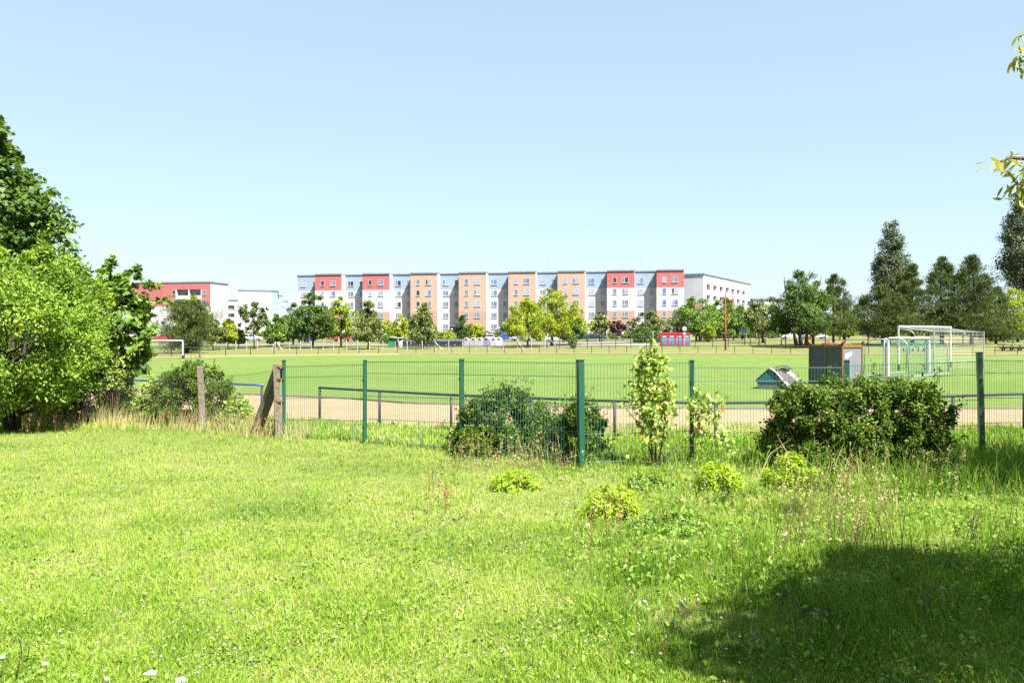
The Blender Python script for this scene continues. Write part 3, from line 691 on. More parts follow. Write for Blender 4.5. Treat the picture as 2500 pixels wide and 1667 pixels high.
# ================================================================= FENCES AND RAILS
# ---- green mesh fence
FP = [(693, 15.9, 882, 1068, .035), (891, 14.82, 882, 1094, .03), (1127, 13.45, 880, 1105, .033), (1419, 12.0, 882, 1128, .042), (1689, 12.4, 883, 1122, .034), (2067, 12.55, 883, 1125, .034), (2398, 13.3, 863, 1098, .038), (2790, 14.4, 868, 1080, .036)]
fen = empty('mesh_fence', (X_(1419, 12), 12, -.05), 0, 'green steel mesh fence with square posts crossing the lawn', 'fence')
o0 = Vector(fen.location)
def L_(v): return Vector(v) - o0
pp = []
for i, (px, Y, pt, pb, hw) in enumerate(FP):
    x = X_(px, Y); zt = Z_(pt, Y); mb = MB(); zb_ = float(gz(x, Y)) - .1
    mb.box(-hw, hw, -hw * 1.2, hw * 1.2, zb_, zt, 0); mb.box(-hw - .004, hw + .004, -hw * 1.2 - .004, hw * 1.2 + .004, zt, zt + .025, 1)
    p = mb.build('post', [M['green_steel'], M['dark_cap']], fen, L_((x, Y, 0)), R(18 if i < 4 else -12))
    if i == 6: p.rotation_euler.y = R(-1.6)
    if i == 3: p.rotation_euler.y = R(-.7)
    pp.append((x, Y))
#   panels: wire rows at both ends (photo rows) -> heights
PAN = [((895, 1075), (890, 1082)), ((883.5, 1077.5), (883.5, 1093)), ((883.4, 1098), (886, 1122)), ((889.8, 1129), (885.5, 1117.6)), ((897, 1126.5), (897.5, 1126)), ((892.5, 1119.5), (883.3, 1099)), ((880, 1093.5), (884, 1082))]
for i, (l, r) in enumerate(PAN):
    a = Vector((*pp[i], 0)); b = Vector((*pp[i + 1], 0)); d = (b - a); Lp = d.length; d.normalize()
    za = [Z_(l[0], a.y), Z_(l[1], a.y)]; zb2 = [Z_(r[0], b.y), Z_(r[1], b.y)]
    mb = MB(); back = Vector((-d.y, d.x, 0)) * .0
    def pt(s, f):   # s along 0..1, f 0 bottom..1 top
        q = a + (b - a) * s; q.z = (za[1] + (za[0] - za[1]) * f) * (1 - s) + (zb2[1] + (zb2[0] - zb2[1]) * f) * s
        return L_(q)
    for f in (0, 2 / 7, 4 / 7, 6 / 7, 1): mb.tube(pt(.012, f), pt(.988, f), .0048, n=4)
    nb = int(Lp / .05)
    for k in range(1, nb): mb.tube(pt(k / nb, -.015), pt(k / nb, 1.012), .0034, n=3, cap=False)
    mb.build('mesh_panel', M['green_wire'], fen)
    if i < 6:
        mb = MB()
        for f in (.2, .8):
            q = pt(.985, f); mb.box(q.x - .02, q.x + .02, q.y - .06, q.y - .03, q.z - .02, q.z + .02)
        mb.build('clamp', M['dark_cap'], fen)
# ---- old chain link fence on concrete posts (left)
OP = [(682, 15.85, 886, 1065, 0, .062), (498, 17.5, 893, 1047, -1.0, .062), (213, 18.6, 925, 1036, 0, .07), (103, 19.3, 960, 1027, 0, .07), (-120, 20.5, 925, 1020, 0, .07)]
old = empty('chain_link_fence', (X_(682, 15.85), 15.85, -.08), 0, 'old rusty chain link fence on concrete posts left of the green mesh fence', 'fence')
o1 = Vector(old.location); op = []
for i, (px, Y, pt_, pb, tilt, hw) in enumerate(OP):
    x = X_(px, Y); h = Z_(pt_, Y) + .35; mb = MB()
    mb.box(-hw, hw, -hw, hw, 0, h - .03); mb.add([(-hw, -hw, h - .03), (hw, -hw, h - .03), (hw, hw, h - .03), (-hw, hw, h - .03), (-hw * .7, -hw * .7, h), (hw * .7, -hw * .7, h), (hw * .7, hw * .7, h), (-hw * .7, hw * .7, h)], [(0, 1, 5, 4), (1, 2, 6, 5), (2, 3, 7, 6), (3, 0, 4, 7), (4, 5, 6, 7)])
    p = mb.build('post', M['concrete'], old, Vector((x, Y, -.35)) - o1, R(20)); p.rotation_euler.y = R(tilt - (2 if i == 0 else 0) - (2.0 if i == 1 else 0))
    op.append(Vector((x, Y, 0)))
# leaning strut of the end post
mb = MB(); p0 = Vector((X_(614, 16.5), 16.5, -.3)); p1 = Vector((X_(680, 15.95), 15.98, Z_(900, 15.95)))
dd = (p1 - p0); mb.box(-.095, .095, -.06, .06, 0, dd.length); s = mb.build('strut', M['concrete'], old, p0 - o1)
s.rotation_mode = 'QUATERNION'; s.rotation_quaternion = dd.to_track_quat('Z', 'Y')
mb = MB(); x, Y = X_(682, 15.85), 15.85
for zz in (Z_(925, Y), Z_(895, Y), Z_(980, Y)):
    mb.box(x - .085, x + .09, Y - .085, Y + .085, zz - .012, zz + .012)
mb.build('clamp', M['rust'], old, -o1)
ctop = [910, 905, 911, 911, 905, 905]
for i in range(len(op) - 1):
    a, b = op[i], op[i + 1]
    if i == 0: a = Vector((X_(672, 15.95), 15.95, 0))
    h0 = Z_([903, 912, 911, 915, 915][i], a.y); h1 = Z_([912, 911, 915, 915, 915][i], b.y); zb_ = -.06
    mb = MB(); Lc = (b - a).length; sp = .085; Hh = (h0 + h1) / 2 - zb_
    def cp(s, z): 
        q = a + (b - a) * min(1, max(0, s / Lc)); sag = -.07 * math.sin(math.pi * min(1, max(0, s / Lc)))
        q.z = zb_ + z * ((h0 + (h1 - h0) * s / Lc + sag - zb_) / Hh); return q - o1
    n = int((Lc + Hh) / sp)
    for k in range(n):
        for sg in (1, -1):
            s0 = k * sp - Hh * (1 if sg > 0 else 0)
            sA, zA, sB, zB = s0, 0.0, s0 + sg * Hh, Hh
            if sg < 0: sA = k * sp; sB = sA - Hh
            # clip to [0, Lc]
            def clip(sA, zA, sB, zB):
                pts = []
                for (s_, z_, S_, Z2) in ((sA, zA, sB, zB), (sB, zB, sA, zA)):
                    if s_ < 0: f = (0 - s_) / (S_ - s_); s_, z_ = 0, z_ + (Z2 - z_) * f
                    elif s_ > Lc: f = (Lc - s_) / (S_ - s_); s_, z_ = Lc, z_ + (Z2 - z_) * f
                    pts.append((s_, z_))
                return pts
            if max(sA, sB) <= 0 or min(sA, sB) >= Lc: continue
            (a1, b1), (a2, b2) = clip(sA, zA, sB, zB)
            mb.tube(cp(a1, b1), cp(a2, b2), .0017, n=3, cap=False)
    mb.path([cp(Lc * t / 8, Hh) for t in range(9)], .004, 4)
    mb.build('chain_link_panel', M['wire'], old)
# ---- near touch rail in two runs
def rail_run(pts, label, posts, mats, zr_=.66):
    o_ = Vector((*pts[0], -.1)); e = empty('touch_rail', o_, 0, label, 'railing')
    n = 24; pl = []
    for i in range(n + 1):
        x = pts[0][0] + (pts[-1][0] - pts[0][0]) * i / n; y = float(np.interp(x, [p[0] for p in pts], [p[1] for p in pts]))
        pl.append(Vector((x, y, zr_)) - o_)
    mb = MB(); mb.path(pl, .027, 8); mb.build('rail', mats[0], e, smooth=True)
    for x in posts:
        y = float(np.interp(x, [p[0] for p in pts], [p[1] for p in pts])); mb = MB()
        mb.tube(Vector((x, y, -.3)) - o_, Vector((x, y, zr_ - .01)) - o_, .03, n=8); mb.build('post', mats[1], e, smooth=True)
    return e
rail_run([(-24, 27.5), (-20, 26), (-11.9, 23.4), (-6.18, 20.4)], 'blue topped touch rail ending behind the chain link fence', [-6.24, -9.1, -12.6, -16, -20, -23.6], [M['rail_blue'], M['rail_dark']])
xs_p = [-4.57, -2.96, -1.27, .35, 1.94, 3.74, 5.6, 7.3, 9.05, 10.9, 12.7, 14.5, 16.5]
rail_run([p for p in RAIL if -4.7 < p[0] < 21], 'dark bluish touch rail along the track, right of the gap', xs_p, [M['rail_dark'], M['rail_dark']], .655)

# ---- far touch rail
e = empty('far_touch_rail', (0, 92, -.1), 0, 'low rail beyond the far touchline of the pitch', 'railing')
fy = lambda x: 92 - (.0145 if x < 0 else .003) * x * x
mb = MB(); mb.path([(x, fy(x) - 92, .83) for x in np.arange(-34, 62, 2.)], .035, 5); mb.build('rail', M['rail_dark'], e)
for x in np.arange(-34, 61, 1.95):
    mb = MB(); mb.tube((x, fy(x) - 92, -.1), (x, fy(x) - 92, .82), .035, n=5); mb.build('post', M['black_paint'], e)
# ---- far fences
def far_fence(name, label, pxs, Y, h, mat, r, wires, strut=(), Yf=None):
    x0 = X_(pxs[0], Y); e = empty(name, (x0, Y, float(gz(x0, Y))), 0, label, 'fence'); o_ = Vector(e.location)
    P_ = []
    for p in pxs:
        g = G(p, Y); P_.append(g); mb = MB(); hh = h * random.uniform(.93, 1.07); tl = random.uniform(-.04, .04)
        mb.tube(g - o_ - Vector((0, 0, .1)), g - o_ + Vector((tl, 0, hh)), r, n=4); mb.build('post', mat, e)
    mb = MB()
    for f in wires:
        for a, b in zip(P_[:-1], P_[1:]): mb.tube(a - o_ + Vector((0, -r - .01, h * f)), b - o_ + Vector((0, -r - .01, h * f)), .009, n=3, cap=False)
    mb.build('wire', M['wire'], e)
    for p, dx in strut:
        g = G(p, Y); mb = MB(); mb.tube(g - o_ + Vector((0, -.1, h * .85)), g - o_ + Vector((dx, -.3, 0)), r * .8, n=4); mb.build('strut', mat, e)
    return e
far_fence('post_fence', 'wire fence on pale concrete posts before the recycling bins', [576, 602, 628, 672, 681, 707, 733, 760, 788, 814, 846, 873, 902, 934, 964, 994, 1031, 1062, 1095, 1129, 1161, 1193, 1229, 1263, 1297, 1330], 104, 1.2, M['concrete_light'], .07, (.3, .6, .9), ((672, -.35), (676, .75), (1062, 1.0), (1263, .8)))
far_fence('steel_fence', 'thin dark green steel fence in front of the silver and dark cars', [1335, 1366, 1400, 1434, 1468, 1503, 1540, 1578, 1616, 1656, 1697, 1740, 1778], 105, 1.85, M['green_steel'], .045, (.1, .35, .6, .85, 1), ((1335, 1.6),))
far_fence('wooden_post_fence', 'fence of dark timber posts beneath the pines on the right', [1818, 1832, 1853, 1868, 1918, 2015, 2063, 2119, 2173, 2262, 2268, 2351, 2407, 2473, 2540], 111, 1.5, pm('dark_timber', (.07, .055, .045), (.12, .09, .07), 6, .9), .075, (.5, .9))

# ================================================================= GOALS AND SPORTS THINGS
def net_quad(mb, a, b, c, d, nu, nv, r=.005, sag=0):
    a, b, c, d = map(Vector, (a, b, c, d))
    P_ = lambda s, t: (a * (1 - s) + b * s) * (1 - t) + (d * (1 - s) + c * s) * t + Vector((0, 0, -sag * math.sin(math.pi * s) * math.sin(math.pi * max(t, .0))))
    for i in range(nu + 1):
        for j in range(4 if sag else 1):
            m = 4 if sag else 1
            mb.tube(P_(i / nu, j / m), P_(i / nu, (j + 1) / m), r, n=3, cap=False)
    for j in range(nv + 1):
        for i in range(4 if sag else 1):
            m = 4 if sag else 1
            mb.tube(P_(i / m, j / nv), P_((i + 1) / m, j / nv), r, n=3, cap=False)
# full size goal
gA = Vector((21.8, 46.2, -.1)); gB = Vector((27.3, 51.0, -.1)); pr = Vector((.66, -.75, 0)) * 1.9
e = empty('football_goal', gA, 0, 'big white football goal with a long grey net standing at the back', 'goal')
b_ = gB - gA; Z = Vector((0, 0, 1)); H = 2.44
mb = MB(); mb.tube((0, 0, .35), (0, 0, H), .06, n=10); mb.build('goal_post', M['white_paint'], e)
mb = MB(); mb.tube((0, 0, 0), (0, 0, .35), .061, n=10); mb.tube(b_, b_ + Z * .35, .061, n=10); mb.build('post_foot', M['black_paint'], e)
mb = MB(); mb.tube(b_ + Z * .35, b_ + Z * H, .06, n=10); mb.build('goal_post', M['white_paint'], e)
mb = MB(); mb.tube(Z * (H + .05) - b_.normalized() * .06, b_ + Z * (H + .05) + b_.normalized() * .06, .065, n=10); mb.build('crossbar', M['white_paint'], e)
for q in (Vector((0, 0, 0)), b_):
    mb = MB(); pts = [q + Z * (H - .06)]; 
    for t in range(7): 
        a = t / 6 * 1.35; pts.append(q + Z * (H - .16 - .30 * (1 - math.cos(a))) + pr.normalized() * (.55 + .3 * math.sin(a)))
    mb.path(pts, .022, 6); mb.build('net_bracket', M['white_paint'], e, smooth=True)
    mb = MB(); qq = q + pr * (1 if q.length < 1 else 1.0); mb.tube(qq, qq + Z * 2.25, .035, n=6); mb.build('net_pole', M['alu'], e)
nm = MB(); h1 = 2.2
net_quad(nm, Z * H, b_ + Z * H, b_ + pr + Z * h1, pr + Z * h1, 36, 8, .0035, .12)
net_quad(nm, pr, b_ + pr, b_ + pr + Z * h1, pr + Z * h1, 36, 12, .0035)
net_quad(nm, b_, b_ + pr, b_ + pr + Z * h1, b_ + Z * H, 9, 12, .0035)
net_quad(nm, (0, 0, 0), pr, pr + Z * h1, Z * H, 9, 12, .0035)
nm.build('net', M['net_white'], e)
# two small goals back to back
def small_goal(A, Bv, side, label, netmat, H=1.9, dep=1.0, frame='alu', netr=.0022):
    e = empty('small_goal', A, 0, label, 'goal', None); Bv = Vector(Bv); p_ = side * dep; f = M[frame]
    for q in (Vector((0, 0, 0)), Bv):
        mb = MB(); mb.box(q.x - .05, q.x + .05, q.y - .045, q.y + .045, 0, H - .1); mb.build('goal_post', M['white_paint'], e)
        mb = MB(); pts = [q + Z * (H - .05), q + side * .3 + Z * (H - .05)]
        for t in range(1, 6): a = t / 5 * 1.5; pts.append(q + side * (.35 + (dep - .42) * math.sin(a)) + Z * (H - .05 - .35 * (1 - math.cos(a))))
        pts.append(q + p_); mb.path(pts, .024, 6); mb.build('rear_frame', f, e, smooth=True)
        mb = MB(); mb.tube(q + Z * .03, q + p_ + Z * .03, .035, n=6); mb.build('ground_bar', f, e)
    mb = MB(); mb.tube(Z * (H - .05), Bv + Z * (H - .05), .06, n=8); mb.build('crossbar', M['white_paint'], e)
    mb = MB(); mb.tube(p_ + Z * .03, Bv + p_ + Z * .03, .035, n=6); mb.build('ground_bar', f, e)
    nm = MB()
    net_quad(nm, Z * (H - .1), Bv + Z * (H - .1), Bv + p_ * .8 + Z * (H - .3), p_ * .8 + Z * (H - .3), 40, 7, netr, .15)
    net_quad(nm, p_ + Z * .03, Bv + p_ + Z * .03, Bv + p_ * .8 + Z * (H - .3), p_ * .8 + Z * (H - .3), 40, 14, netr)
    for q in (Vector((0, 0, 0)), Bv): net_quad(nm, q, q + p_, q + p_ * .8 + Z * (H - .3), q + Z * (H - .1), 7, 14, netr)
    nm.build('net', netmat, e)
    return e
sd_ = Vector((.70, -.72, 0))
small_goal((18.1, 39.4, -.1), (3.9, 3.8, 0), sd_, 'small white goal with a green net, its net side turned right', M['net_green'], 1.9, .95)
small_goal((17.98, 39.52, -.1), (3.9, 3.8, 0), -sd_, 'small white goal back to back with the green netted one, opening left', M['net_green'], 1.86, 1.0, netr=.0018)
# green net bundled over the far crossbar end
nmb = MB()
for k in range(60):
    a = Vector((19.8 + random.uniform(-.5, .9), 41.0 + random.uniform(-.3, .6), 1.55 + random.uniform(-.25, .22)))
    b = a + Vector((random.uniform(-.4, .4), random.uniform(-.4, .4), random.uniform(-.35, .1))); nmb.tube(a, b, .007, n=3, cap=False)
tag(nmb.build('loose_net', M['net_green']), 'bunched turquoise net hanging inside the small goals', 'net')
# left far goal
Yg = 70; gl = Vector((X_(446, Yg), Yg, -.1)); Hg = Z_(833, Yg) + .1
e = empty('football_goal', gl, 0, 'white goal at the far left end of the pitch, half hidden by leaves', 'goal')
bv = Vector((-5.0, 1.8, 0)); pv = Vector((-.5, 1.6, 0))
for q in (Vector((0, 0, 0)), bv):
    mb = MB(); mb.tube(q + Z * .3, q + Z * Hg, .07, n=8); mb.build('goal_post', M['white_paint'], e)
    mb = MB(); mb.tube(q, q + Z * .3, .071, n=8); mb.build('post_foot', M['black_paint'], e)
    mb = MB(); mb.tube(q + pv, q + pv + Z * Hg * .95, .035, n=6); mb.build('net_pole', M['black_paint'], e)
    mb = MB(); mb.tube(q + Z * (Hg - .4), q + pv * .3 + Z * Hg * .99, .02, n=5); mb.build('net_bracket', M['white_paint'], e)
mb = MB(); mb.tube(Z * (Hg + .05), bv + Z * (Hg + .05), .075, n=8); mb.build('crossbar', M['white_paint'], e)
nm = MB(); net_quad(nm, pv, bv + pv, bv + pv + Z * Hg * .95, pv + Z * Hg * .95, 24, 9, .007); net_quad(nm, (0, 0, 0), pv, pv + Z * Hg * .95, Z * Hg, 7, 9, .007)
net_quad(nm, Z * Hg, bv + Z * Hg, bv + pv + Z * Hg * .95, pv + Z * Hg * .95, 24, 6, .007)
nm.build('net', M['black_paint'], e)

# steel framed transport crate
Yc = 33.5; cA = G(1974, Yc); cB = G(2046, Yc - .05)
wv = (cB - cA); Wc = 1.53; Hc_ = 1.62; Dc = 1.44
YEL = pm('yellow_frame_paint', (.20, .135, .03), (.16, .09, .03), 9, .6, bump=.2); RUSTP = pm('rusty_red_paint', (.28, .07, .04), (.16, .05, .03), 12, .8)
GRM = pm('dark_mesh_panel', (.085, .10, .125), (.065, .08, .10), 5, .5); LGM = pm('pale_grey_panel', (.20, .20, .235), (.17, .17, .20), 3, .6)
e = empty('transport_crate', (cA.x, cA.y, -.1), R(-55), 'tall yellow framed crate with dark grey front panels behind the big bush', 'crate')
def beam(nm_, *b, m=YEL): 
    q = MB(); q.box(*b); return q.build(nm_, m, e, bevel=.006)
t_ = .085
for (x, y) in ((0, 0), (Wc - t_, 0), (0, Dc - t_), (Wc - t_, Dc - t_)): beam('corner_post', x, x + t_, y, y + t_, 0, Hc_)
for z in (0.0, Hc_ - .12):
    beam('frame_beam', t_, Wc - t_, .004, t_ - .01, z, z + .12); beam('frame_beam', t_, Wc - t_, Dc - t_ + .01, Dc - .004, z, z + .12)
    beam('frame_beam', .004, t_ - .01, t_, Dc - t_, z, z + .12); beam('frame_beam', Wc - t_ + .01, Wc - .004, t_, Dc - t_, z, z + .12)
beam('middle_post', Wc / 2 - .04, Wc / 2 + .04, .0, .07, .12, Hc_ - .12)
beam('dark_panel', t_, Wc / 2 - .04, .03, .05, .12, Hc_ - .12, m=GRM); beam('dark_panel', Wc / 2 + .04, Wc - t_, .03, .05, .12, Hc_ - .12, m=GRM)
beam('pale_panel', Wc - .05, Wc - .03, t_, Dc - t_, .12, Hc_ - .16, m=LGM); beam('pale_panel', .03, .05, t_, Dc - t_, .12, Hc_ - .12, m=LGM)
beam('rear_panel', t_, Wc - t_, Dc - .05, Dc - .03, .12, Hc_ - .12, m=LGM)
beam('lid', .03, Wc - .03, .03, Dc - .03, Hc_ - .02, Hc_ + .005, m=YEL)
for (x, y, s) in ((.03, .03, 1), (Wc - .03, .03, -1), (.03, Dc - .03, 1), (Wc - .03, Dc - .03, -1)):
    q = MB(); q.prism([(x - .06 * s, Hc_), (x + .17 * s, Hc_), (x + .02 * s, Hc_ + .06), (x - .05 * s, Hc_ + .15), (x - .09 * s, Hc_ + .14)][::s], y - .03, y + .03); q.build('lifting_lug', RUSTP, e)
q = MB()   # scrawled paint marks on the side panel
for (a0, a1, z0, z1) in ((.22, .68, 1.17, 1.25), (.24, .66, 1.12, 1.19), (.22, .50, 1.07, 1.12), (.30, .72, 1.24, 1.28)):
    q.add([(Wc - .028, a0, z0), (Wc - .028, a1, z0 + .06), (Wc - .028, a1, z1 + .06), (Wc - .028, a0, z1)], [(0, 1, 2, 3)])
for k in range(10):
    a, b = 2 * math.pi * k / 10, 2 * math.pi * (k + 1) / 10; c_ = lambda r, t: (Wc - .026, .42 + r * .055 * math.cos(t), .93 + r * .10 * math.sin(t))
    q.add([c_(1, a), c_(1, b), c_(.6, b), c_(.6, a)], [(0, 1, 2, 3)])
q.build('paint_marks', M['white_paint'], e)
ro = MB(); ro.path([(.45, .3, Hc_ + .03), (.6, .35, Hc_ + .08), (.85, .4, Hc_ + .07), (1.0, .7, Hc_ + .03), (1.15, 1.05, Hc_ + .05), (1.26, 1.12, Hc_ - .1), (1.30, 1.15, 1.0), (1.34, 1.17, .4), (1.36, 1.2, .02)], .022, 6)
ro.path([(.5, .15, Hc_ + .03), (.75, .2, Hc_ + .05), (.95, .12, Hc_ + .03)], .03, 6)
o = ro.build('strap', pm('orange_strap', (.42, .16, .08), (.34, .13, .06), 9, .7), None, smooth=True)
o.location = e.location; o.rotation_euler = e.rotation_euler; tag(o, 'orange strap lying over the yellow framed crate and hanging down its side', 'strap')

# covered sports gear: teal gable with pale sheets
Yt = 30.6; tA = G(1846, Yt)
e = empty('covered_mat', (tA.x, tA.y, -.1), R(-28), 'low teal gabled cover with white sheets slumped over it on the pitch', 'cover')
TEAL = pm('teal_tarp', (.02, .13, .16), (.015, .10, .13), 3, .6); DK = pm('black_tarp', (.04, .04, .05), (.07, .065, .07), 5, .7); PALE = pm('pale_sheet', (.40, .34, .36), (.28, .24, .25), 3, .8); BASEM = pm('base_box', (.10, .11, .09), (.16, .16, .13), 6, .9)
e.scale = (1.0, .9, .98)
q = MB(); q.box(.05, 1.05, .02, 1.3, 0, .24); q.build('base', BASEM, e, bevel=.01)
q = MB(); q.prism([(0, .24), (.92, .24), (.92, .34), (.46, .74), (.42, .74), (0, .36)], 0, .05); q.build('gable', TEAL, e)
q = MB(); q.add([(0, -.03, .37), (.42, -.03, .76), (.42, 1.2, .76), (0, 1.2, .37), (-.03, -.03, .33), (-.03, 1.2, .33)], [(0, 1, 2, 3), (4, 0, 3, 5)])
q.add([(.42, -.03, .76), (1.0, -.04, .26), (1.0, 1.2, .26), (.42, 1.2, .76)], [(0, 1, 2, 3)]); 
c_ = q.build('cover_sheet', DK, e); so_ = c_.modifiers.new('s', 'SOLIDIFY'); so_.thickness = .025
q = MB(); G_ = []
for i in range(9):
    for j in range(7):
        s, t = i / 8, j / 6; x = .44 + .75 * s; z = .80 - .70 * s ** 1.2 + .05 * math.sin(7 * t + 3 * s) - (.1 * s if j in (0, 6) else 0) + .03 * random.random()
        G_.append((x + .06 * math.sin(5 * t), -.05 + .45 * t, max(.02, z)))
q.add(G_, [(i * 7 + j, (i + 1) * 7 + j, (i + 1) * 7 + j + 1, i * 7 + j + 1) for i in range(8) for j in range(6)])
c_ = q.build('pale_sheet', PALE, e, smooth=True); so_ = c_.modifiers.new('s', 'SOLIDIFY'); so_.thickness = .02
q = MB(); q.prism([(.5, .70), (.8, .78), (1.05, .68), (1.5, .26), (1.45, .04), (.97, .04)], .35, 1.25); q.build('pale_bundle', PALE, e, bevel=.03)
q = MB(); G_ = []
for i in range(7):
    for j in range(6):
        s, t = i / 6, j / 5; G_.append((.62 + .5 * s, .3 + .9 * t, .82 + .05 * math.sin(3.1 * s) - .25 * max(0, s - .7) + .02 * random.random()))
q.add(G_, [(i * 6 + j, (i + 1) * 6 + j, (i + 1) * 6 + j + 1, i * 6 + j + 1) for i in range(6) for j in range(5)])
c_ = q.build('dark_flap', DK, e, smooth=True); so_ = c_.modifiers.new('s', 'SOLIDIFY'); so_.thickness = .02

# picnic table and white chairs far right
g = G(2470, 98); e = empty('picnic_table', g, 0, 'dark low picnic table with benches at the right edge', 'table')
TM = pm('dark_wood', (.08, .065, .055), (.13, .10, .08), 5, .9)
q = MB(); q.box(-1.5, 1.5, -.4, .4, .62, .7); q.build('tabletop', TM, e)
for y in (-.75, .75):
    q = MB(); q.box(-1.4, 1.4, y - .15, y + .15, .38, .44); q.build('bench', TM, e)
for x in (-1.0, 0, 1.0):
    q = MB(); q.box(x - .06, x + .06, -.8, .8, .25, .37); q.box(x - .06, x + .06, -.3, -.15, 0, .25); q.box(x - .06, x + .06, .15, .3, 0, .25); q.box(x - .05, x + .05, -.1, .1, .37, .62); q.build('leg', TM, e)
for i, px in enumerate((2201, 2224, 2250)):
    g = G(px, 97); e = empty('bench_seat', g, 0, ['leftmost', 'middle', 'rightmost'][i] + ' of three pale low seats behind the big goal', 'seat', 'low seats behind the goal')
    q = MB(); q.box(-.35, .35, -.2, .2, .40, .47); q.build('seat', M['white_paint'], e)
    for x in (-.3, .3): q = MB(); q.box(x - .05, x + .05, -.18, .18, 0, .40); q.build('leg', M['concrete_light'], e)

# ================================================================= CARS
GLASS = pm('car_glass', (.02, .03, .04), (.03, .04, .05), 3, .08, spec=.9); TYRE = pm('tyre', (.02, .02, .02), None, 3, .8); RIM = pm('rim', (.45, .45, .47), None, 3, .3, metal=.7)
LAMP = pm('lamp_lens', (.6, .6, .6), None, 3, .2); RLAMP = pm('rear_lamp', (.45, .03, .03), None, 3, .2)
SHAPES = {'hatch': (3.9, 1.45, [(0, .35), (0.0, .72), (.10, .92), (.35, 1.38), (.55, 1.45), (1.9, 1.44), (2.75, .98), (3.65, .80), (3.88, .62), (3.9, .35)], [(.42, .95), (.55, 1.34), (1.85, 1.36), (2.55, .98)]),
          'sedan': (4.5, 1.42, [(0, .38), (0.02, .85), (.20, .97), (.85, 1.02), (1.45, 1.38), (2.5, 1.42), (3.3, .98), (4.2, .82), (4.46, .64), (4.5, .35)], [(1.05, 1.0), (1.5, 1.32), (2.45, 1.34), (3.1, 1.0)]),
          'estate': (4.5, 1.5, [(0, .38), (0.0, .85), (.12, 1.0), (.40, 1.45), (.7, 1.5), (2.5, 1.47), (3.3, 1.0), (4.2, .84), (4.46, .64), (4.5, .35)], [(.45, 1.0), (.62, 1.38), (2.45, 1.38), (3.1, 1.02)]),
          'van': (4.7, 1.95, [(0, .38), (0.0, 1.5), (.12, 1.9), (.5, 1.95), (3.0, 1.93), (3.75, 1.2), (4.5, .98), (4.68, .7), (4.7, .38)], [(.4, 1.2), (.45, 1.75), (3.0, 1.75), (3.55, 1.22)])}
def car(px, Y, rot, col, shape, label, z=None):
    g = G(px, Y); g.z += .06
    e = empty('parked_car', g, R(rot), label, 'car', 'cars parked before the blocks')
    L, H, prof, gl = SHAPES[shape]; W = 1.7
    paint = pm('car_paint_' + label.split()[0], col, None, 2, .25, spec=.8)
    q = MB(); pts = [(x - L / 2, z_) for x, z_ in prof]
    n = len(pts)
    def wid(z_): return W / 2 - max(0, z_ - .9) * .28
    vs = [(x, -wid(z_), z_) for x, z_ in pts] + [(x, wid(z_), z_) for x, z_ in pts]
    q.add(vs, [tuple(range(n)), tuple(range(2 * n - 1, n - 1, -1))] + [(i, n + i, n + (i + 1) % n, (i + 1) % n) for i in range(n)])
    q.build('body', paint, e, bevel=.05)
    g2 = [(x - L / 2, z_) for x, z_ in gl]
    for s in (-1, 1):
        q = MB(); vs = [(x, s * (wid(z_) + .012), z_) for x, z_ in g2]
        vs += [(x, s * (wid(z_) - .02), z_) for x, z_ in g2]
        q.add(vs, [(0, 1, 2, 3) if s < 0 else (3, 2, 1, 0), (0, 1, 5, 4), (1, 2, 6, 5), (2, 3, 7, 6), (3, 0, 4, 7)]); q.build('side_window', GLASS, e)
        q = MB(); mx = (g2[1][0] + g2[2][0]) / 2; q.add([(mx - .04, s * (wid(.98) + .018), .98), (mx + .04, s * (wid(.98) + .018), .98), (mx + .04, s * (wid(g2[1][1]) + .018), g2[1][1]), (mx - .04, s * (wid(g2[1][1]) + .018), g2[1][1])], [(0, 1, 2, 3)]); q.build('door_pillar', paint, e)
    # windscreen and rear window
    k = max(range(n), key=lambda i: pts[i][1] * 10 + pts[i][0]); 
    tx, tz = pts[k]; bx, bz = pts[k + 1]
    off = Vector((tz - bz, 0, bx - tx)).normalized() * .015
    def quad(x0, z0, x1, z1, nm_):
        a = (x0 + (x1 - x0) * .06, z0 + (z1 - z0) * .06); b = (x0 + (x1 - x0) * .94, z0 + (z1 - z0) * .94)
        ou = Vector((z0 - z1, 0, x1 - x0)).normalized() * .015
        if ou.z < 0: ou = -ou
        q = MB(); q.add([Vector((a[0], -wid(a[1]) + .08, a[1])) + ou, Vector((a[0], wid(a[1]) - .08, a[1])) + ou, Vector((b[0], wid(b[1]) - .08, b[1])) + ou, Vector((b[0], -wid(b[1]) + .08, b[1])) + ou], [(0, 1, 2, 3)]); q.build(nm_, GLASS, e)
    quad(tx, tz, bx, bz, 'windscreen'); 
    i0 = 2 if shape != 'sedan' else 3
    quad(pts[i0 + 1][0], pts[i0 + 1][1], pts[i0][0], pts[i0][1], 'rear_window')
    for x in (-L / 2 + .75, L / 2 - .8):
        for s in (-1, 1):
            q = MB(); q.tube((x, s * (W / 2 - .16), .31), (x, s * (W / 2 + .01), .31), .31, n=14); wh = q.build('wheel', TYRE, e)
            q = MB(); q.tube((x, s * (W / 2 + .0), .31), (x, s * (W / 2 + .025), .31), .19, n=10); q.build('rim', RIM, wh)
    for s in (-1, 1):
        q = MB(); q.box(L / 2 - .12, L / 2 + .01, s * .62 - .16, s * .62 + .16, .58, .74); q.build('headlight', LAMP, e)
        q = MB(); q.box(-L / 2 - .01, -L / 2 + .1, s * .68 - .1, s * .68 + .1, .65, .85); q.build('tail_light', RLAMP, e)
    q = MB(); q.box(L / 2, L / 2 + .015, -.26, .26, .40, .50); q.box(-L / 2 - .015, -L / 2, -.26, .26, .52, .62); q.build('number_plate', M['white_paint'], e)
    return e
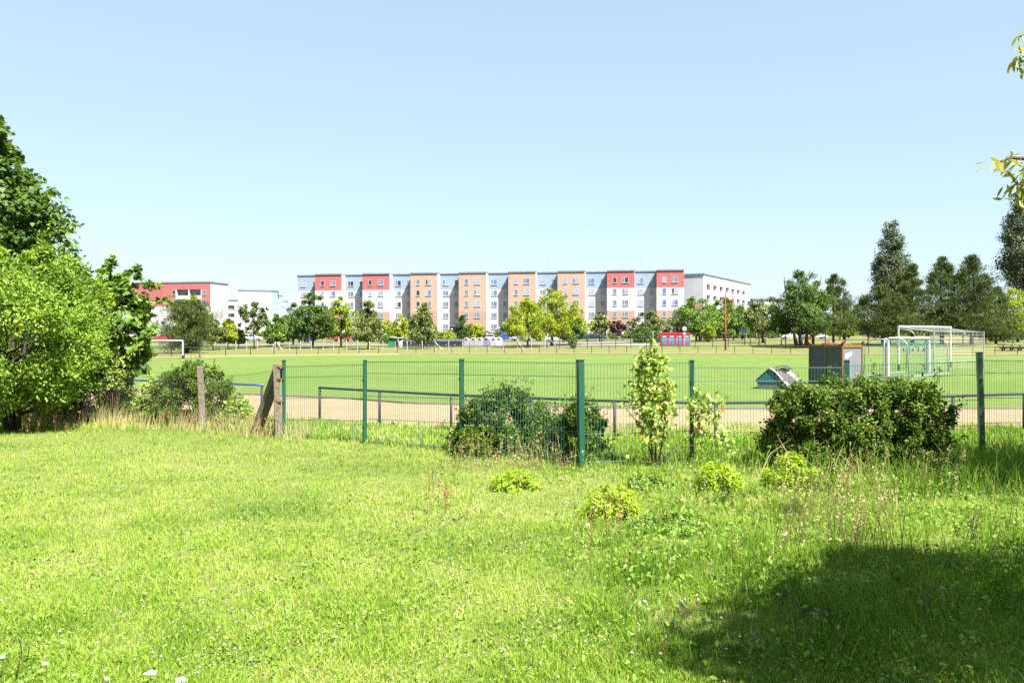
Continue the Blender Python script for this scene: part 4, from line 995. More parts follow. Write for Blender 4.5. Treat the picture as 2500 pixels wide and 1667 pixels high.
car(397, 165, 180, (.55, .03, .03), 'hatch', 'red hatchback seen under the left goal crossbar')
car(420, 170, 0, (.35, .36, .38), 'estate', 'grey estate car right of the red one by the left goal')
car(539, 160, 0, (.75, .75, .76), 'estate', 'white estate car half hidden behind the bright trees on the left')
car(617, 172, 8, (.78, .78, .78), 'hatch', 'white hatchback below the white gable, behind the round tree')
car(748, 150, 80, (.06, .04, .32), 'hatch', 'purple blue hatchback seen from the end under the big linden')
car(832, 165, 175, (.62, .04, .05), 'hatch', 'bright red hatchback behind the yellow green tree trunk')
car(881, 168, 60, (.02, .12, .18), 'hatch', 'dark teal hatchback between the red and the silver car')
car(911, 165, 5, (.62, .63, .65), 'sedan', 'silver saloon behind the second linden trunk')
car(984, 172, 90, (.7, .7, .72), 'hatch', 'silver grey car seen end on behind the green kiosk')
car(1197, 160, 90, (.5, .52, .56), 'hatch', 'grey car roof showing above the last recycling bins')
car(1243, 168, 4, (.02, .09, .55), 'hatch', 'vivid blue hatchback right of the recycling bins')
car(1272, 163, -10, (.60, .60, .68), 'sedan', 'pale lilac saloon just right of the blue hatchback')
car(1359, 140, -4, (.60, .63, .66), 'hatch', 'silver hatchback in front of the big yellow green trees')
car(1362, 168, 0, (.03, .06, .09), 'estate', 'dark blue estate car roof above the silver hatchback')
car(1453, 160, -2, (.012, .03, .045), 'sedan', 'dark green black saloon left of the purple leaved tree')
car(1936, 158, 170, (.75, .75, .77), 'van', 'white van on the road beside the wide trunks')
car(1972, 163, 85, (.65, .03, .04), 'hatch', 'red car just visible right of the wide trunks')
car(1990, 166, 0, (.7, .72, .76), 'sedan', 'pale saloon farthest right on the road')

# ================================================================= STREET THINGS
# recycling igloos
for i, (px, mc, lb) in enumerate(((1139, (.50, .48, .53), 'pale grey domed recycling bin, first from the dark skips'), (1156, (.47, .46, .50), 'grey domed recycling bin, second in its row'),
                                  (1172, (.50, .48, .53), 'grey domed recycling bin with a dark mouth, left of the purple one'), (1187.5, (.30, .26, .52), 'purple domed recycling bin'),
                                  (1205, (.55, .52, .58), 'grey domed recycling bin between the purple and the white one'), (1218, (.78, .80, .78), 'white domed recycling bin at the right end'))):
    g = G(px, 118); e = empty('recycling_bin', g, R(-8), lb, 'recycling bin', 'row of domed recycling bins')
    w2 = .46; pr_ = [(-w2, .02), (w2, .02), (w2, .85)] + [(w2 * math.cos(a), .85 + .48 * math.sin(a)) for a in np.linspace(.2, math.pi - .2, 7)] + [(-w2, .85)]
    q = MB(); q.prism(pr_, -.45, .5); q.build('bin_body', pm('bin_shell', mc, None, 3, .6), e, bevel=.03)
    q = MB(); q.prism([(-.2, .95), (.2, .95), (.17, 1.1), (0, 1.2), (-.17, 1.1)], -.475, -.455); q.build('bin_mouth', M['black_paint'], e)
    q = MB(); q.box(-.36, .36, -.462, -.452, .45, .47); q.box(-.36, .36, -.462, -.452, .75, .77); q.build('seam', pm('bin_seam', tuple(c * .5 for c in mc), None, 3, .7), e)
# dark skips with curved lids
for i in range(8):
    px = 963 + i * 21.5 if i else 962; g = G(px + (0 if i == 0 else 8), 117)
    e = empty('waste_container', g, R(-2), ['dark wheeled waste container directly right of the green kiosk wall', 'dark waste container right of the white post', 'third dark waste container from the green kiosk', 'fourth dark waste container from the green kiosk', 'dark waste container behind the leaning fence strut', 'sixth dark waste container, right of the strut', 'seventh dark waste container, beneath the conical tree', 'last dark waste container, beside the grey domed bins'][i], 'waste container', 'row of dark waste containers')
    q = MB(); q.add([(-.52, -.4, .15), (.52, -.4, .15), (.52, .4, .15), (-.52, .4, .15), (-.61, -.5, .85), (.61, -.5, .85), (.61, .5, .85), (-.61, .5, .85)], [(3, 2, 1, 0), (4, 5, 6, 7), (0, 1, 5, 4), (1, 2, 6, 5), (2, 3, 7, 6), (3, 0, 4, 7)])
    q.build('container_body', pm('dark_bin', (.02, .032, .05), (.035, .045, .06), 4, .4), e)
    q = MB(); pr_ = [(.52 * math.cos(a), .86 + .30 * math.sin(a)) for a in np.linspace(0, math.pi, 9)]
    n = len(pr_); q.add([(-.62, y, z_) for y, z_ in pr_] + [(.62, y, z_) for y, z_ in pr_], [tuple(range(n)), tuple(range(2 * n - 1, n - 1, -1))] + [(i_, n + i_, n + i_ + 1, i_ + 1) for i_ in range(n - 1)])
    q.build('lid', pm('dark_lid', (.10, .115, .15), (.07, .08, .11), 4, .3, spec=.7), e)
    for x in (-.45, .45): q = MB(); q.tube((x, -.38, .08), (x, -.30, .08), .09, n=8); q.build('wheel', TYRE, e)
# green kiosk with white compartments
g = G(948, 116); e = empty('recycling_kiosk', g, 0, 'green sided kiosk with white open compartments behind the fence', 'kiosk')
GK = pm('green_board', (.02, .26, .11), (.015, .2, .09), 3, .5)
q = MB(); q.box(0, .75, 0, .1, 0, 1.45); q.build('side_panel', GK, e)
q = MB(); q.prism([(.2, 1.45), (1.3, 1.35), (1.3, 1.42), (.2, 1.55)], -.3, 1.4); q.build('roof', M['white_paint'], e)
q = MB(); q.box(.8, 1.25, .2, .3, 1.0, 1.34); q.build('green_screen', pm('bright_green', (.05, .45, .12), None, 3, .5), e)
q = MB(); q.box(1.32, 3.7, .5, 1.3, 1.32, 1.42); q.box(1.32, 3.7, 1.25, 1.3, .95, 1.32)
for x in (1.32, 1.9, 2.5, 3.1, 3.64): q.box(x, x + .06, .5, 1.24, .5, 1.32)
q.build('compartments', M['white_paint'], e)
q = MB(); q.box(1.62, 2.05, -.4, -.1, 0, .95); q.build('white_post', M['white_paint'], e, bevel=.03)
# clothing containers, red and blue
g0 = G(1613, 112)
RC = pm('red_container', (.60, .025, .04), (.45, .02, .05), 2, .4); RD = pm('dark_red_container', (.30, .015, .035), (.4, .02, .04), 2, .4); BC = pm('blue_poster', (.06, .22, .62), (.13, .38, .75), 2.4, .4); PB = pm('pale_poster', (.30, .60, .85), (.75, .78, .9), 2, .4); DG = pm('dark_poster', (.06, .12, .16), (.10, .22, .30), 5, .5)
for i in range(4):
    e = empty('clothing_container', g0 + Vector((i * 1.0, -i * .02, 0)), R(-2), ['red clothing container at the left end of its row', 'second red clothing container from the left, orange mark below', 'third red clothing container, behind a fence post', 'rightmost red clothing container with a pale poster side'][i], 'clothing container', 'red and blue clothing containers')
    q = MB(); q.box(0, .97, 0, 1.0, 0.05, 1.62); q.build('container_body', RD, e, bevel=.01)
    q = MB(); q.prism([(-.02, 1.62), (.99, 1.62), (.99, 1.70), (.9, 1.82), (.07, 1.82), (-.02, 1.70)], -.06, 1.04); q.build('roof', RC, e)
    for a, b in ((0, .10), (.87, .97)): q = MB(); q.box(a, b, -.03, -.001, .05, 1.60); q.build('frame', RC, e)
    q = MB(); q.box(.11, .86, -.012, -.002, .62, 1.05); q.build('poster', BC, e)
    q = MB(); q.box(.11, .86, -.012, -.002, .10, .60); q.build('lower_poster', DG, e)
    q = MB(); q.box(.36, .56, -.018, -.013, .12, .55); q.build('poster_figure', RC if i != 1 else RUSTP, e)
    q = MB(); q.box(.24, .76, -.05, -.002, 1.20, 1.34); q.build('flap', M['white_paint'], e)
    if i == 3: q = MB(); q.box(.975, 1.0, .05, .95, .5, 1.6); q.build('side_poster', PB, e)
# lamps
def lamp(px, Y, pt_, label, mat, arm=0, globe=False, r=.07):
    g = G(px, Y); h = Z_(pt_, Y) - g.z; e = empty('street_lamp', g, 0, label, 'street lamp')
    q = MB(); 
    if arm:
        q.path([(0, 0, -.05), (0, 0, h * .5), (0, 0, h * .88), (arm * .25, 0, h * .96), (arm, 0, h)], [r * 1.3, r, r * .8, r * .6, r * .5], 7)
    else: q.path([(0, 0, -.05), (0, 0, h * .5), (0, 0, h)], [r * 1.2, r, r * .7], 7)
    q.build('pole', mat, e, smooth=True)
    q = MB()
    if globe: q.lathe([(.02, -.25), (.18, -.15), (.24, 0), (.18, .15), (.03, .24)], (0, 0, h + .2), 10)
    else: q.box(arm - .35, arm + .35, -.13, .13, h - .02, h + .12)
    q.build('lamp_head', M['white_paint'] if globe else M['alu'], e)
    return e
lamp(1771, 100, 703, 'rust orange lamp pole with a curved top in front of the white block', pm('orange_rust_pole', (.50, .13, .05), (.32, .09, .04), 3, .7), arm=.3, r=.09)
lamp(1712, 140, 733, 'pale concrete lamp pole left of the orange one', M['concrete_light'], arm=.0, r=.11)
lamp(1791, 150, 745, 'pale lamp pole with a double arm right of the orange one', M['concrete_light'], arm=-.9, r=.11)
lamp(1078, 175, 757, 'slim lamp post before the fourth recessed bay', M['alu'], arm=-.8, r=.06)
lamp(1748, 150, 796, 'short pale post between the lamp poles, with a small head', M['concrete_light'], r=.08)
lamp(1847, 150, 795, 'short pale post below the olive trees', M['concrete_light'], r=.09)
lamp(1103, 188, 806, 'globe lamp just left of the small conical tree', M['white_paint'], globe=True, r=.04)
lamp(1219, 188, 803, 'globe lamp left of the entrance canopy', M['white_paint'], globe=True, r=.04)
lamp(1242, 188, 803, 'globe lamp right of the entrance canopy', M['white_paint'], globe=True, r=.04)
lamp(1481, 170, 805, 'globe lamp left of the purple tree', M['white_paint'], globe=True, r=.06)
# traffic sign, round, seen from behind, before the containers
g = G(1671, 109); e = empty('road_sign', g, 0, 'round sign on a white post in front of the red containers', 'sign')
q = MB(); q.tube((0, 0, 0), (0, 0, 2.6), .035, n=6); q.build('post', M['white_paint'], e)
q = MB(); q.tube((0, -.06, 2.35), (0, -.04, 2.35), .32, n=18); q.build('sign_face', M['alu'], e)
q = MB(); q.box(-.22, .22, -.06, -.04, 1.55, 1.85); q.build('small_plate', M['alu'], e)
g = G(1594, 125); e = empty('information_board', g, 0, 'dark board on a pale post left of the red containers', 'sign')
q = MB(); q.tube((0, 0, 0), (0, 0, 1.9), .05, n=6); q.build('post', M['concrete_light'], e)
q = MB(); q.box(-.42, .42, -.05, .05, 1.75, 1.95); q.build('board', SOCLE, e)
g = G(1814, 135); e = empty('street_name_sign', g, 0, 'blue road direction sign under the olive trees', 'sign')
BS = pm('blue_sign', (.02, .05, .16), None, 3, .4)
for x in (-.55, .55): q = MB(); q.tube((x, 0, 0), (x, 0, 1.95), .04, n=6); q.build('post', M['alu'], e)
q = MB(); q.box(-.65, .65, -.05, -.02, 1.45, 1.95); q.build('sign_face', BS, e)
g = G(827, 150); e = empty('bollard', g, 0, 'white post standing before the red car', 'post'); q = MB(); q.tube((0, 0, 0), (0, 0, 1.5), .07, n=8); q.build('shaft', M['white_paint'], e)

# ================================================================= PEOPLE
SKIN = pm('skin', (.55, .33, .24), None, 3, .6)
def skin_fig(name, nodes, edges_, mat, parent, sub=1):
    me = bpy.data.meshes.new(name); me.from_pydata([n[0] for n in nodes], edges_, []); me.materials.append(mat)
    o = bpy.data.objects.new(name, me); C.objects.link(o); o.parent = parent
    m = o.modifiers.new('skin', 'SKIN'); m.use_smooth_shade = True
    for i, n in enumerate(nodes):
        sv = me.skin_vertices[0].data[i]; sv.radius = (n[1], n[1]); sv.use_root = (i == 0)
    s = o.modifiers.new('sub', 'SUBSURF'); s.levels = sub; s.render_levels = sub
    return o
def person(loc, rz, label, shirt, trousers, hair, legs, arms):
    e = empty('person', loc, rz, label, 'person')
    (kl, fl), (kr, fr) = legs; (el, hl), (er, hr) = arms
    N = [((0, 0, .95), .13), ((0, 0, 1.2), .13), ((0, 0, 1.42), .12), ((0, 0, 1.52), .055), ((0, .01, 1.64), .10), ((0, .0, 1.70), .085),
         ((-.09, 0, .92), .09), (kl, .06), (fl, .04), ((fl[0], fl[1] + .16, fl[2] - .02), .035),
         ((.09, 0, .92), .09), (kr, .06), (fr, .04), ((fr[0], fr[1] + .16, fr[2] - .02), .035),
         ((-.19, 0, 1.42), .055), (el, .04), (hl, .03), ((.19, 0, 1.42), .055), (er, .04), (hr, .03)]
    E = [(0, 1), (1, 2), (2, 3), (3, 4), (4, 5), (0, 6), (6, 7), (7, 8), (8, 9), (0, 10), (10, 11), (11, 12), (12, 13), (2, 14), (14, 15), (15, 16), (2, 17), (17, 18), (18, 19)]
    skin_fig('body', N, E, SKIN, e)
    skin_fig('shirt', [(N[0][0], .145), (N[1][0], .15), (N[2][0], .145), (N[14][0], .075), (tuple((a + b) / 2 for a, b in zip(N[14][0], el)), .06), (N[17][0], .075), (tuple((a + b) / 2 for a, b in zip(N[17][0], er)), .06)], [(0, 1), (1, 2), (2, 3), (3, 4), (2, 5), (5, 6)], shirt, e)
    skin_fig('trousers', [((0, 0, .96), .14), (N[6][0], .105), (kl, .075), (tuple(a * .35 + b * .65 for a, b in zip(kl, fl)), .055), (N[10][0], .105), (kr, .075), (tuple(a * .35 + b * .65 for a, b in zip(kr, fr)), .055)], [(0, 1), (1, 2), (2, 3), (0, 4), (4, 5), (5, 6)], trousers, e)
    q = MB(); q.lathe([(.03, -.08), (.10, -.02), (.105, .05), (.06, .11), (.01, .125)], (0, -.02, 1.69), 10); q.build('hair', hair, e, smooth=True)
    q = MB(); q.box(-.05, -.02, .095, .11, 1.66, 1.675); q.box(.02, .05, .095, .11, 1.66, 1.675); q.build('eyes', M['black_paint'], e)
    return e
WS = pm('white_shirt', (.75, .72, .6), None, 3, .8); NV = pm('navy_cloth', (.03, .05, .14), None, 3, .8); BH = pm('brown_hair', (.08, .05, .03), None, 3, .8); BJ = pm('blue_jacket', (.06, .10, .26), None, 3, .8)
g = G(1520, 150); g.z += .06
person(g + Vector((0, 0, .12)), R(8), 'person in a pale top and dark shorts riding a bicycle on the path', WS, NV, BH, (((-.1, .22, .62), (-.1, .12, .25)), ((.1, .30, .75), (.1, .20, .42))), (((-.24, .2, 1.22), (-.22, .42, 1.08)), ((.24, .2, 1.22), (.22, .42, 1.08))))
e = empty('bicycle', g, R(98), 'bicycle ridden along the path by the person in the pale top', 'bicycle')
for x in (-.5, .55):
    q = MB(); pts = [(x + .34 * math.cos(a), 0, .34 + .34 * math.sin(a)) for a in np.linspace(0, 2 * math.pi, 17)]; q.path(pts, .02, 5); wh = q.build('wheel', TYRE, e)
    q = MB()
    for a in np.linspace(0, math.pi, 5)[:-1]: q.tube((x - .33 * math.cos(a), 0, .34 - .33 * math.sin(a)), (x + .33 * math.cos(a), 0, .34 + .33 * math.sin(a)), .004, n=3)
    q.build('spokes', M['alu'], wh)
q = MB()
for a, b in (((-.5, 0, .34), (0, 0, .32)), ((0, 0, .32), (-.12, 0, .85)), ((-.12, 0, .8), (.42, 0, .8)), ((0, 0, .32), (.42, 0, .78)), ((-.5, 0, .34), (-.12, 0, .8)), ((.55, 0, .34), (.42, 0, .95))): q.tube(a, b, .018, n=5)
q.build('frame', M['black_paint'], e)
q = MB(); q.box(-.24, 0, -.07, .07, .92, .97); q.tube((-.12, 0, .85), (-.12, 0, .93), .015); q.build('saddle', M['black_paint'], e)
q = MB(); q.tube((.42, -.25, 1.02), (.42, .25, 1.02), .015); q.tube((.42, 0, .95), (.42, 0, 1.02), .015); q.build('handlebar', M['alu'], e)
g = G(1539, 148); g.z += .05
person(g, R(120), 'person in dark blue clothes walking on the path right of the cyclist', BJ, NV, BH, (((-.09, .12, .5), (-.09, .05, .06)), ((.09, .05, .5), (.09, -.22, .10))), (((-.25, .0, 1.15), (-.26, .12, .9)), ((.25, 0, 1.15), (.26, .05, .88))))

# ================================================================= TREES
def ft(px, Y, pt_, wpx, lm, label, prof=P_EGG, clear=.15, seed=1, n_lf=4200, leaf=None, n_cl=60, name='deciduous_tree', **k):
    g = G(px, Y); wd = wpx / FPX * Y * 1.14; n_lf = int(n_lf * 1.35)
    return tree(name, g, Z_(pt_, Y), wd, None, label, F[lm], prof, clear, n_cl, n_lf, leaf or .0026 * Y, seed=seed, **k)
# --- left far row
pine(G(456, 91), Z_(737, 91), 5.9, 'broad grey green pine right of the left goal', seed=21, clear=.06, prof=lambda t: min(1, .75 + t) * max(.15, 1 - t ** 2.4) ** .6, needle=.30, n_sh=340, trunk_r=.16)
ft(468, 118, 716, 82, 'yellow', 'yellow green tree topping the broad pine at the red block', seed=22, clear=.2)
ft(520, 104, 768, 46, 'lime', 'olive green tree next right of the broad pine', seed=23, clear=.15)
ft(557, 108, 776, 42, 'yellow', 'small bright yellow green tree under the distant loggia block', seed=24, clear=.2, n_lf=3000)
ft(583, 112, 795, 30, 'dark', 'small dark tree tucked right of the small bright tree', seed=25, clear=.2, n_lf=2200)
ft(621, 110, 733, 70, 'dark', 'round open crowned street tree in front of the white gable', prof=P_ROUND, seed=26, clear=.36, n_lf=2600, n_cl=60, clr=.18, limbs=34, inner=.2, trunk_r=.11, lean=(-.3, 0))
ft(674, 122, 763, 54, 'mid', 'light green egg shaped tree right of the white gable', seed=27, clear=.12, n_lf=4500)
bush('conifer_shrub', G(695, 160), 3.2, 3, 2.6, 'small blue green rounded shrub beside the purple blue car', 'poplar', 1800, .3, seed=28)
ft(716, 128, 738, 62, 'dark', 'dark tree left of the biggest linden', seed=29, clear=.12, n_lf=4500)
ft(762, 112, 708, 104, 'dark', 'biggest dark linden covering the left end of the long block', seed=30, clear=.16, n_lf=9000, n_cl=95, clr=.22, trunk_r=.17)
ft(833, 116, 722, 74, 'yellow', 'spiky yellow green maple between the two lindens', seed=31, clear=.2, n_lf=4200, lobes=.34)
ft(899, 108, 719, 82, 'lime', 'pale bracted linden in front of the second blue bay', prof=P_CONE, seed=32, clear=.17, n_lf=6500, n_cl=80, clr=.28, trunk_r=.13)
ft(947, 150, 775, 34, 'yellow', 'thin yellowish tree just right of the pale linden', seed=33, clear=.1, n_lf=1600)
bush('rounded_shrub', G(946, 140), 2.2, 2, 2.4, 'clipped green shrub behind the left end of the green kiosk', 'mid', 1600, .26, seed=34)
ft(980, 130, 766, 46, 'yellow', 'bright green small tree left of the right linden', seed=35, clear=.12, n_lf=3000)
ft(1031, 110, 723, 84, 'lime', 'pale green linden behind the dark waste containers', prof=P_CONE, seed=36, clear=.14, n_lf=6800, n_cl=80, clr=.28, trunk_r=.13)
ft(1127, 122, 755, 42, 'dark', 'small conical dark tree above the waste containers', prof=P_CONE, seed=37, clear=.16, n_lf=3000, leaf=.26)
bush('shrub', G(1092, 150), 5.0, 3, 2.2, 'bright low shrub under the slim lamp post', 'yellow', 2600, .3, seed=38)
ft(1158, 160, 788, 42, 'yellow', 'small round lime green tree right of the conical tree', prof=P_ROUND, seed=39, clear=.1, n_lf=2400, leaf=.36)
bush('shrub', G(1190, 178), 5.0, 2, 2.0, 'olive shrub behind the purple recycling bin', 'lime', 1400, .34, seed=40)
# --- big yellow group in the middle
ft(1288, 112, 722, 108, 'yellow', 'left tree of the big yellow green group, trunk by the fence', seed=41, clear=.14, n_lf=8000, n_cl=100, clr=.2, lobes=.3, leaf=.27)
ft(1347, 116, 698, 112, 'yellow', 'tallest tree of the big yellow green group', seed=42, clear=.18, n_lf=8500, n_cl=100, clr=.2, lobes=.3, leaf=.27, trunk_r=.2)
ft(1402, 124, 742, 72, 'yellow', 'right tree of the big yellow green group', seed=43, clear=.15, n_lf=4500, lobes=.3)
ft(1396, 120, 782, 58, 'dark', 'low dark tree under the right of the yellow group', seed=44, clear=.2, n_lf=2600)
bush('climbing_shrub', G(1399, 106.5), 1.0, .8, 2.4, 'leafy climber growing up the steel fence', 'mid', 1400, .2, seed=45, prof=P_COL)
ft(1464, 150, 757, 38, 'lime', 'slender loose young tree above the dark saloon', seed=46, clear=.25, n_lf=1900, clr=.2)
ft(1507, 172, 783, 32, 'purple', 'purple leaved tree before the red and white bay', prof=P_ROUND, seed=47, clear=.25, n_lf=1500, clr=.18, limbs=30)
ft(1583, 135, 755, 82, 'lime', 'loose green tree left of the red containers', seed=48, clear=.05, n_lf=5200, lobes=.34, clr=.2)
bush('bush', G(1575, 132), 4.5, 3, 2.6, 'dark low bush at the foot of the loose green tree', 'dark', 2600, .28, seed=49)
ft(1704, 140, 716, 120, 'mid', 'big dense green tree behind the red containers', prof=P_EGG, seed=50, clear=.14, n_lf=9000, n_cl=100, clr=.22, trunks=2)
ft(1660, 178, 795, 34, 'purple', 'small purple leaved tree above the red containers', prof=P_ROUND, seed=68, clear=.25, n_lf=1100, clr=.18)
ft(1768, 146, 722, 96, 'mid', 'green tree behind the orange lamp pole', seed=51, clear=.12, n_lf=6500, n_cl=80)
ft(1730, 132, 789, 32, 'yellow', 'small light green tree between two lamp poles', seed=52, clear=.1, n_lf=1600)
ft(1812, 150, 738, 70, 'mid', 'green tree between the lamp pole and the olive tree', seed=53, clear=.12, n_lf=4500)
ft(1863, 122, 726, 92, 'lime', 'olive tree with a yellow top left of the wide trunks', seed=54, clear=.26, n_lf=5800, n_cl=70, trunk_r=.16)
ft(1860, 262, 713, 14, 'dark', 'far dark tree tip above the low dark roof', seed=69, clear=.1, n_lf=500, prof=P_CONE)
ft(1907, 108, 770, 50, 'dark', 'small tree on a thin forked trunk left of the wide trunks', seed=55, clear=.42, n_lf=2400, trunk_r=.07)
ft(1957, 104, 646, 118, 'dark', 'tall broad tree on wide split trunks behind the crate', seed=56, clear=.15, n_lf=13000, n_cl=150, clr=.24, trunk_r=.22, trunks=3, lobes=.3, leaf=.25)
pine(G(1985, 106), Z_(700, 106), 4.6, 'pine leaning against the right of the tall broad tree', seed=57, clear=.2, needle=.32)
pine(G(2035, 108), Z_(672, 108), 5.2, 'thin topped pine with side branches above the crate', seed=58, clear=.24, n_sh=240, needle=.34, trunk_r=.13)
ft(2060, 150, 742, 70, 'yellow', 'yellow green tree showing through behind the thin topped pine', seed=59, clear=.1, n_lf=2600)
pine(G(2155, 107), Z_(700, 107), 7.4, 'first pine of the right group, below the poplar', seed=60, clear=.16, n_sh=420, needle=.34)
pine(G(2228, 109), Z_(648, 109), 5.2, 'second pine of the right group, standing under the poplar right edge', seed=61, clear=.18, n_sh=340, needle=.34)
pine(G(2300, 110), Z_(630, 110), 6.4, 'third pine of the right group, double tipped', seed=62, clear=.16, n_sh=420, needle=.34)
pine(G(2372, 108), Z_(626, 108), 7.6, 'fourth pine of the right group with a dark tall crown', seed=63, clear=.16, n_sh=460, needle=.34, trunk_r=.22)
pine(G(2432, 112), Z_(705, 112), 6.0, 'lowest pine at the right end of the group', seed=64, clear=.08, n_sh=320, needle=.34)
ft(2178, 168, 519, 88, 'poplar', 'tall columnar poplar rising above the right pines', prof=P_COL, seed=65, clear=.08, n_lf=20000, n_cl=260, clr=.36, leaf=.40, name='poplar_tree', lobes=.12, limbs=30, up=.3, inner=.2)
ft(2500, 150, 430, 96, 'poplar', 'darker columnar poplar cut by the right edge of the view', prof=P_COL, seed=66, clear=.3, n_lf=22000, n_cl=260, clr=.36, leaf=.36, name='poplar_tree', lobes=.14, limbs=30, up=.3, inner=.2)
ft(2485, 125, 690, 120, 'yellow', 'bright green tree beneath the right edge poplar', seed=67, clear=.1, n_lf=6500, n_cl=80)
# scrub and hedges, each run a thing
def hedge(name, px0, px1, Y, h, d, lm, label, n, seed, leaf=.34, tb=0):
    g0, g1 = G(px0, Y), G(px1, Y); c = (g0 + g1) / 2
    return bush(name, c, (g1.x - g0.x), d, h, label, lm, n, leaf, seed=seed, prof=lambda t: 1.0 if t < .8 else .8, n_cl=max(40, n // 60), clr=.5, lobes=.03, inner=.02, stems=20, sr=.03, cat='hedge', tb=tb)
hedge('hedge', 700, 905, 181, 1.8, 2.2, 'lime', 'olive hedge behind the purple and red cars', 5000, 80)
hedge('hedge', 1180, 1340, 183, 1.7, 2.2, 'lime', 'low hedge behind the blue car at the long block', 4000, 81)
hedge('hedge', 1345, 1480, 182, 2.0, 2.4, 'lime', 'reddish olive hedge behind the dark saloon', 4000, 82, tb=.25)
hedge('hedge', 1482, 1562, 181, 1.8, 2.2, 'mid', 'green hedge below the purple leaved tree', 2600, 83)
hedge('hedge', 560, 700, 182, 1.8, 2.2, 'mid', 'green hedge at the foot of the white gable', 3500, 84)
hedge('hedge', 930, 1110, 183, 1.9, 2.2, 'mid', 'green hedge behind the kiosk and the waste containers', 4500, 85)
hedge('hedge', 1690, 1905, 178, 2.0, 3, 'dark', 'dark undergrowth behind the lamp poles', 5500, 86)
hedge('hedge', 2080, 2440, 200, 4.2, 6, 'mid', 'tall green scrub behind the dry field on the right', 8000, 87, .5)
hedge('hedge', 1830, 1990, 190, 3.0, 4, 'lime', 'reddish scrub behind the white van', 4200, 88, .42, .2)
hedge('hedge', 360, 560, 184, 3.0, 4, 'dark', 'dark scrub behind the left goal', 4200, 89, .42)
hedge('hedge', 2420, 2620, 150, 4.5, 6, 'dark', 'dark thicket under the right edge poplar', 6000, 90, .42)
fw = grid_sheet  # distant woods: one mass on the horizon
rngw = np.random.default_rng(99); N = 26000
xw = rngw.uniform(-420, 520, N); yw = 430 + rngw.uniform(0, 40, N); hw_ = 7 + 5 * vnoise(xw, yw * 0, 25, 4)
pos = np.stack([xw, yw, 1.5 + hw_ * rngw.uniform(0, 1, N)], 1)
o = np_mesh('distant_woods', leaves(pos, rngw.uniform(1.4, 2.8, N), T_RHOMB, .4, rng=rngw), 4, F['dark'], rngw.normal(.55, .2, N))
tag(o, 'far line of woods on the horizon behind the blocks', 'woods', kind='stuff')

# --- near left trees
tree('maple_tree', (X_(-62, 22.5), 22.5, -.1), Z_(218, 22.5), 5.1, None, 'tall dark green maple at the left edge of the view', F['maple'], P_EGG, .12, 260, 46000, .15, T_MAPLE, trunk_r=.16, seed=101, clr=.20, limbs=40, lobes=.22, inner=.25, up=.8, droop=.2)
tree('fruit_tree', (X_(30, 17.2), 17.2, -.06), Z_(580, 17.2), 4.0, None, 'bright green bushy tree on the lawn at the left edge', F['bright'], P_ROUND, .08, 240, 60000, .075, T_OVAL, trunk_r=.045, seed=102, clr=.19, limbs=60, lobes=.13, inner=.4, ctv=.12, shoots=150, trunks=3, depth=4.4)
tree('young_maple_tree', (X_(296, 20), 20, -.1), Z_(628, 20), 1.95, None, 'young broad leaved maple right of the bright bushy tree', F['mid'], P_ROUND, .2, 150, 4600, .14, T_MAPLE, trunk_r=.04, seed=103, clr=.2, limbs=30, lobes=.3, inner=.15, up=.8, lean=(.0, 0), depth=2.2, shoots=40)
# bushes along the old fence
bush('hedge_bush', (X_(245, 19.6), 19.6, -.1), 1.75, 1.4, 1.25, 'dark tangled bush behind the left concrete post', 'hedge', 17000, .05, seed=110, shoots=40)
bush('hedge_bush', (X_(478, 18.6), 18.6, -.1), 2.2, 1.5, 1.42, 'rounded brownish bush behind the leaning concrete post', 'hedge', 26000, .05, seed=111, tb=-.02, shoots=60)
bush('bindweed_clump', (X_(372, 18.5), 18.5, -.1), .75, .6, 1.15, 'pale leafy climber left of the rounded bush', 'sapling', 2400, .07, seed=112, prof=P_COL)
bush('bindweed_clump', (X_(578, 18.0), 18.0, -.1), .8, .6, .75, 'pale leafy climber at the right foot of the rounded bush', 'sapling', 1700, .07, seed=113)
bush('bramble_bush', (X_(150, 19.8), 19.8, -.1), 1.5, 1.2, .95, 'reddish green bramble under the bright bushy tree', 'hedge', 5000, .055, seed=114, tb=.15)
bush('climbing_shrub', (X_(278, 19.2), 19.2, -.1), .5, .4, 2.0, 'pale thin climber on the young maple stem', 'sapling', 1300, .07, seed=115, prof=P_COL, low=.3)
# bushes through the mesh fence
bush('privet_bush', (X_(1225, 13.75), 13.75, -.06), 1.8, 1.1, 1.18, 'privet bush growing through the mesh fence, left of the thick post', 'hedge', 34000, .042, seed=120, up=.5, n_cl=260, clr=.2, shoots=110, lobes=.2)
bush('privet_bush', (X_(1165, 13.1), 13.1, -.06), .9, .7, .55, 'low dark foot of privet in front of the mesh fence', 'hedge', 8000, .042, seed=124)
bush('privet_bush', (X_(1415, 12.65), 12.65, -.06), .82, .7, 1.08, 'slim privet bush behind the thick green post', 'hedge', 15000, .042, seed=121, up=.5, prof=P_COL, n_cl=200, shoots=60, lobes=.2)
bush('privet_bush', (X_(1335, 13.3), 13.3, -.06), .85, .7, .72, 'low privet filling the gap left of the thick post', 'hedge', 9000, .042, seed=125, shoots=40)
bush('privet_bush', (X_(2093, 11.75), 11.75, -.05), 2.8, 1.25, 1.40, 'big dark clipped privet bush in front of the mesh fence', 'hedge', 70000, .046, seed=122, prof=P_BROAD, n_cl=420, clr=.17, up=.5, stems=30, lobes=.05, shoots=150)
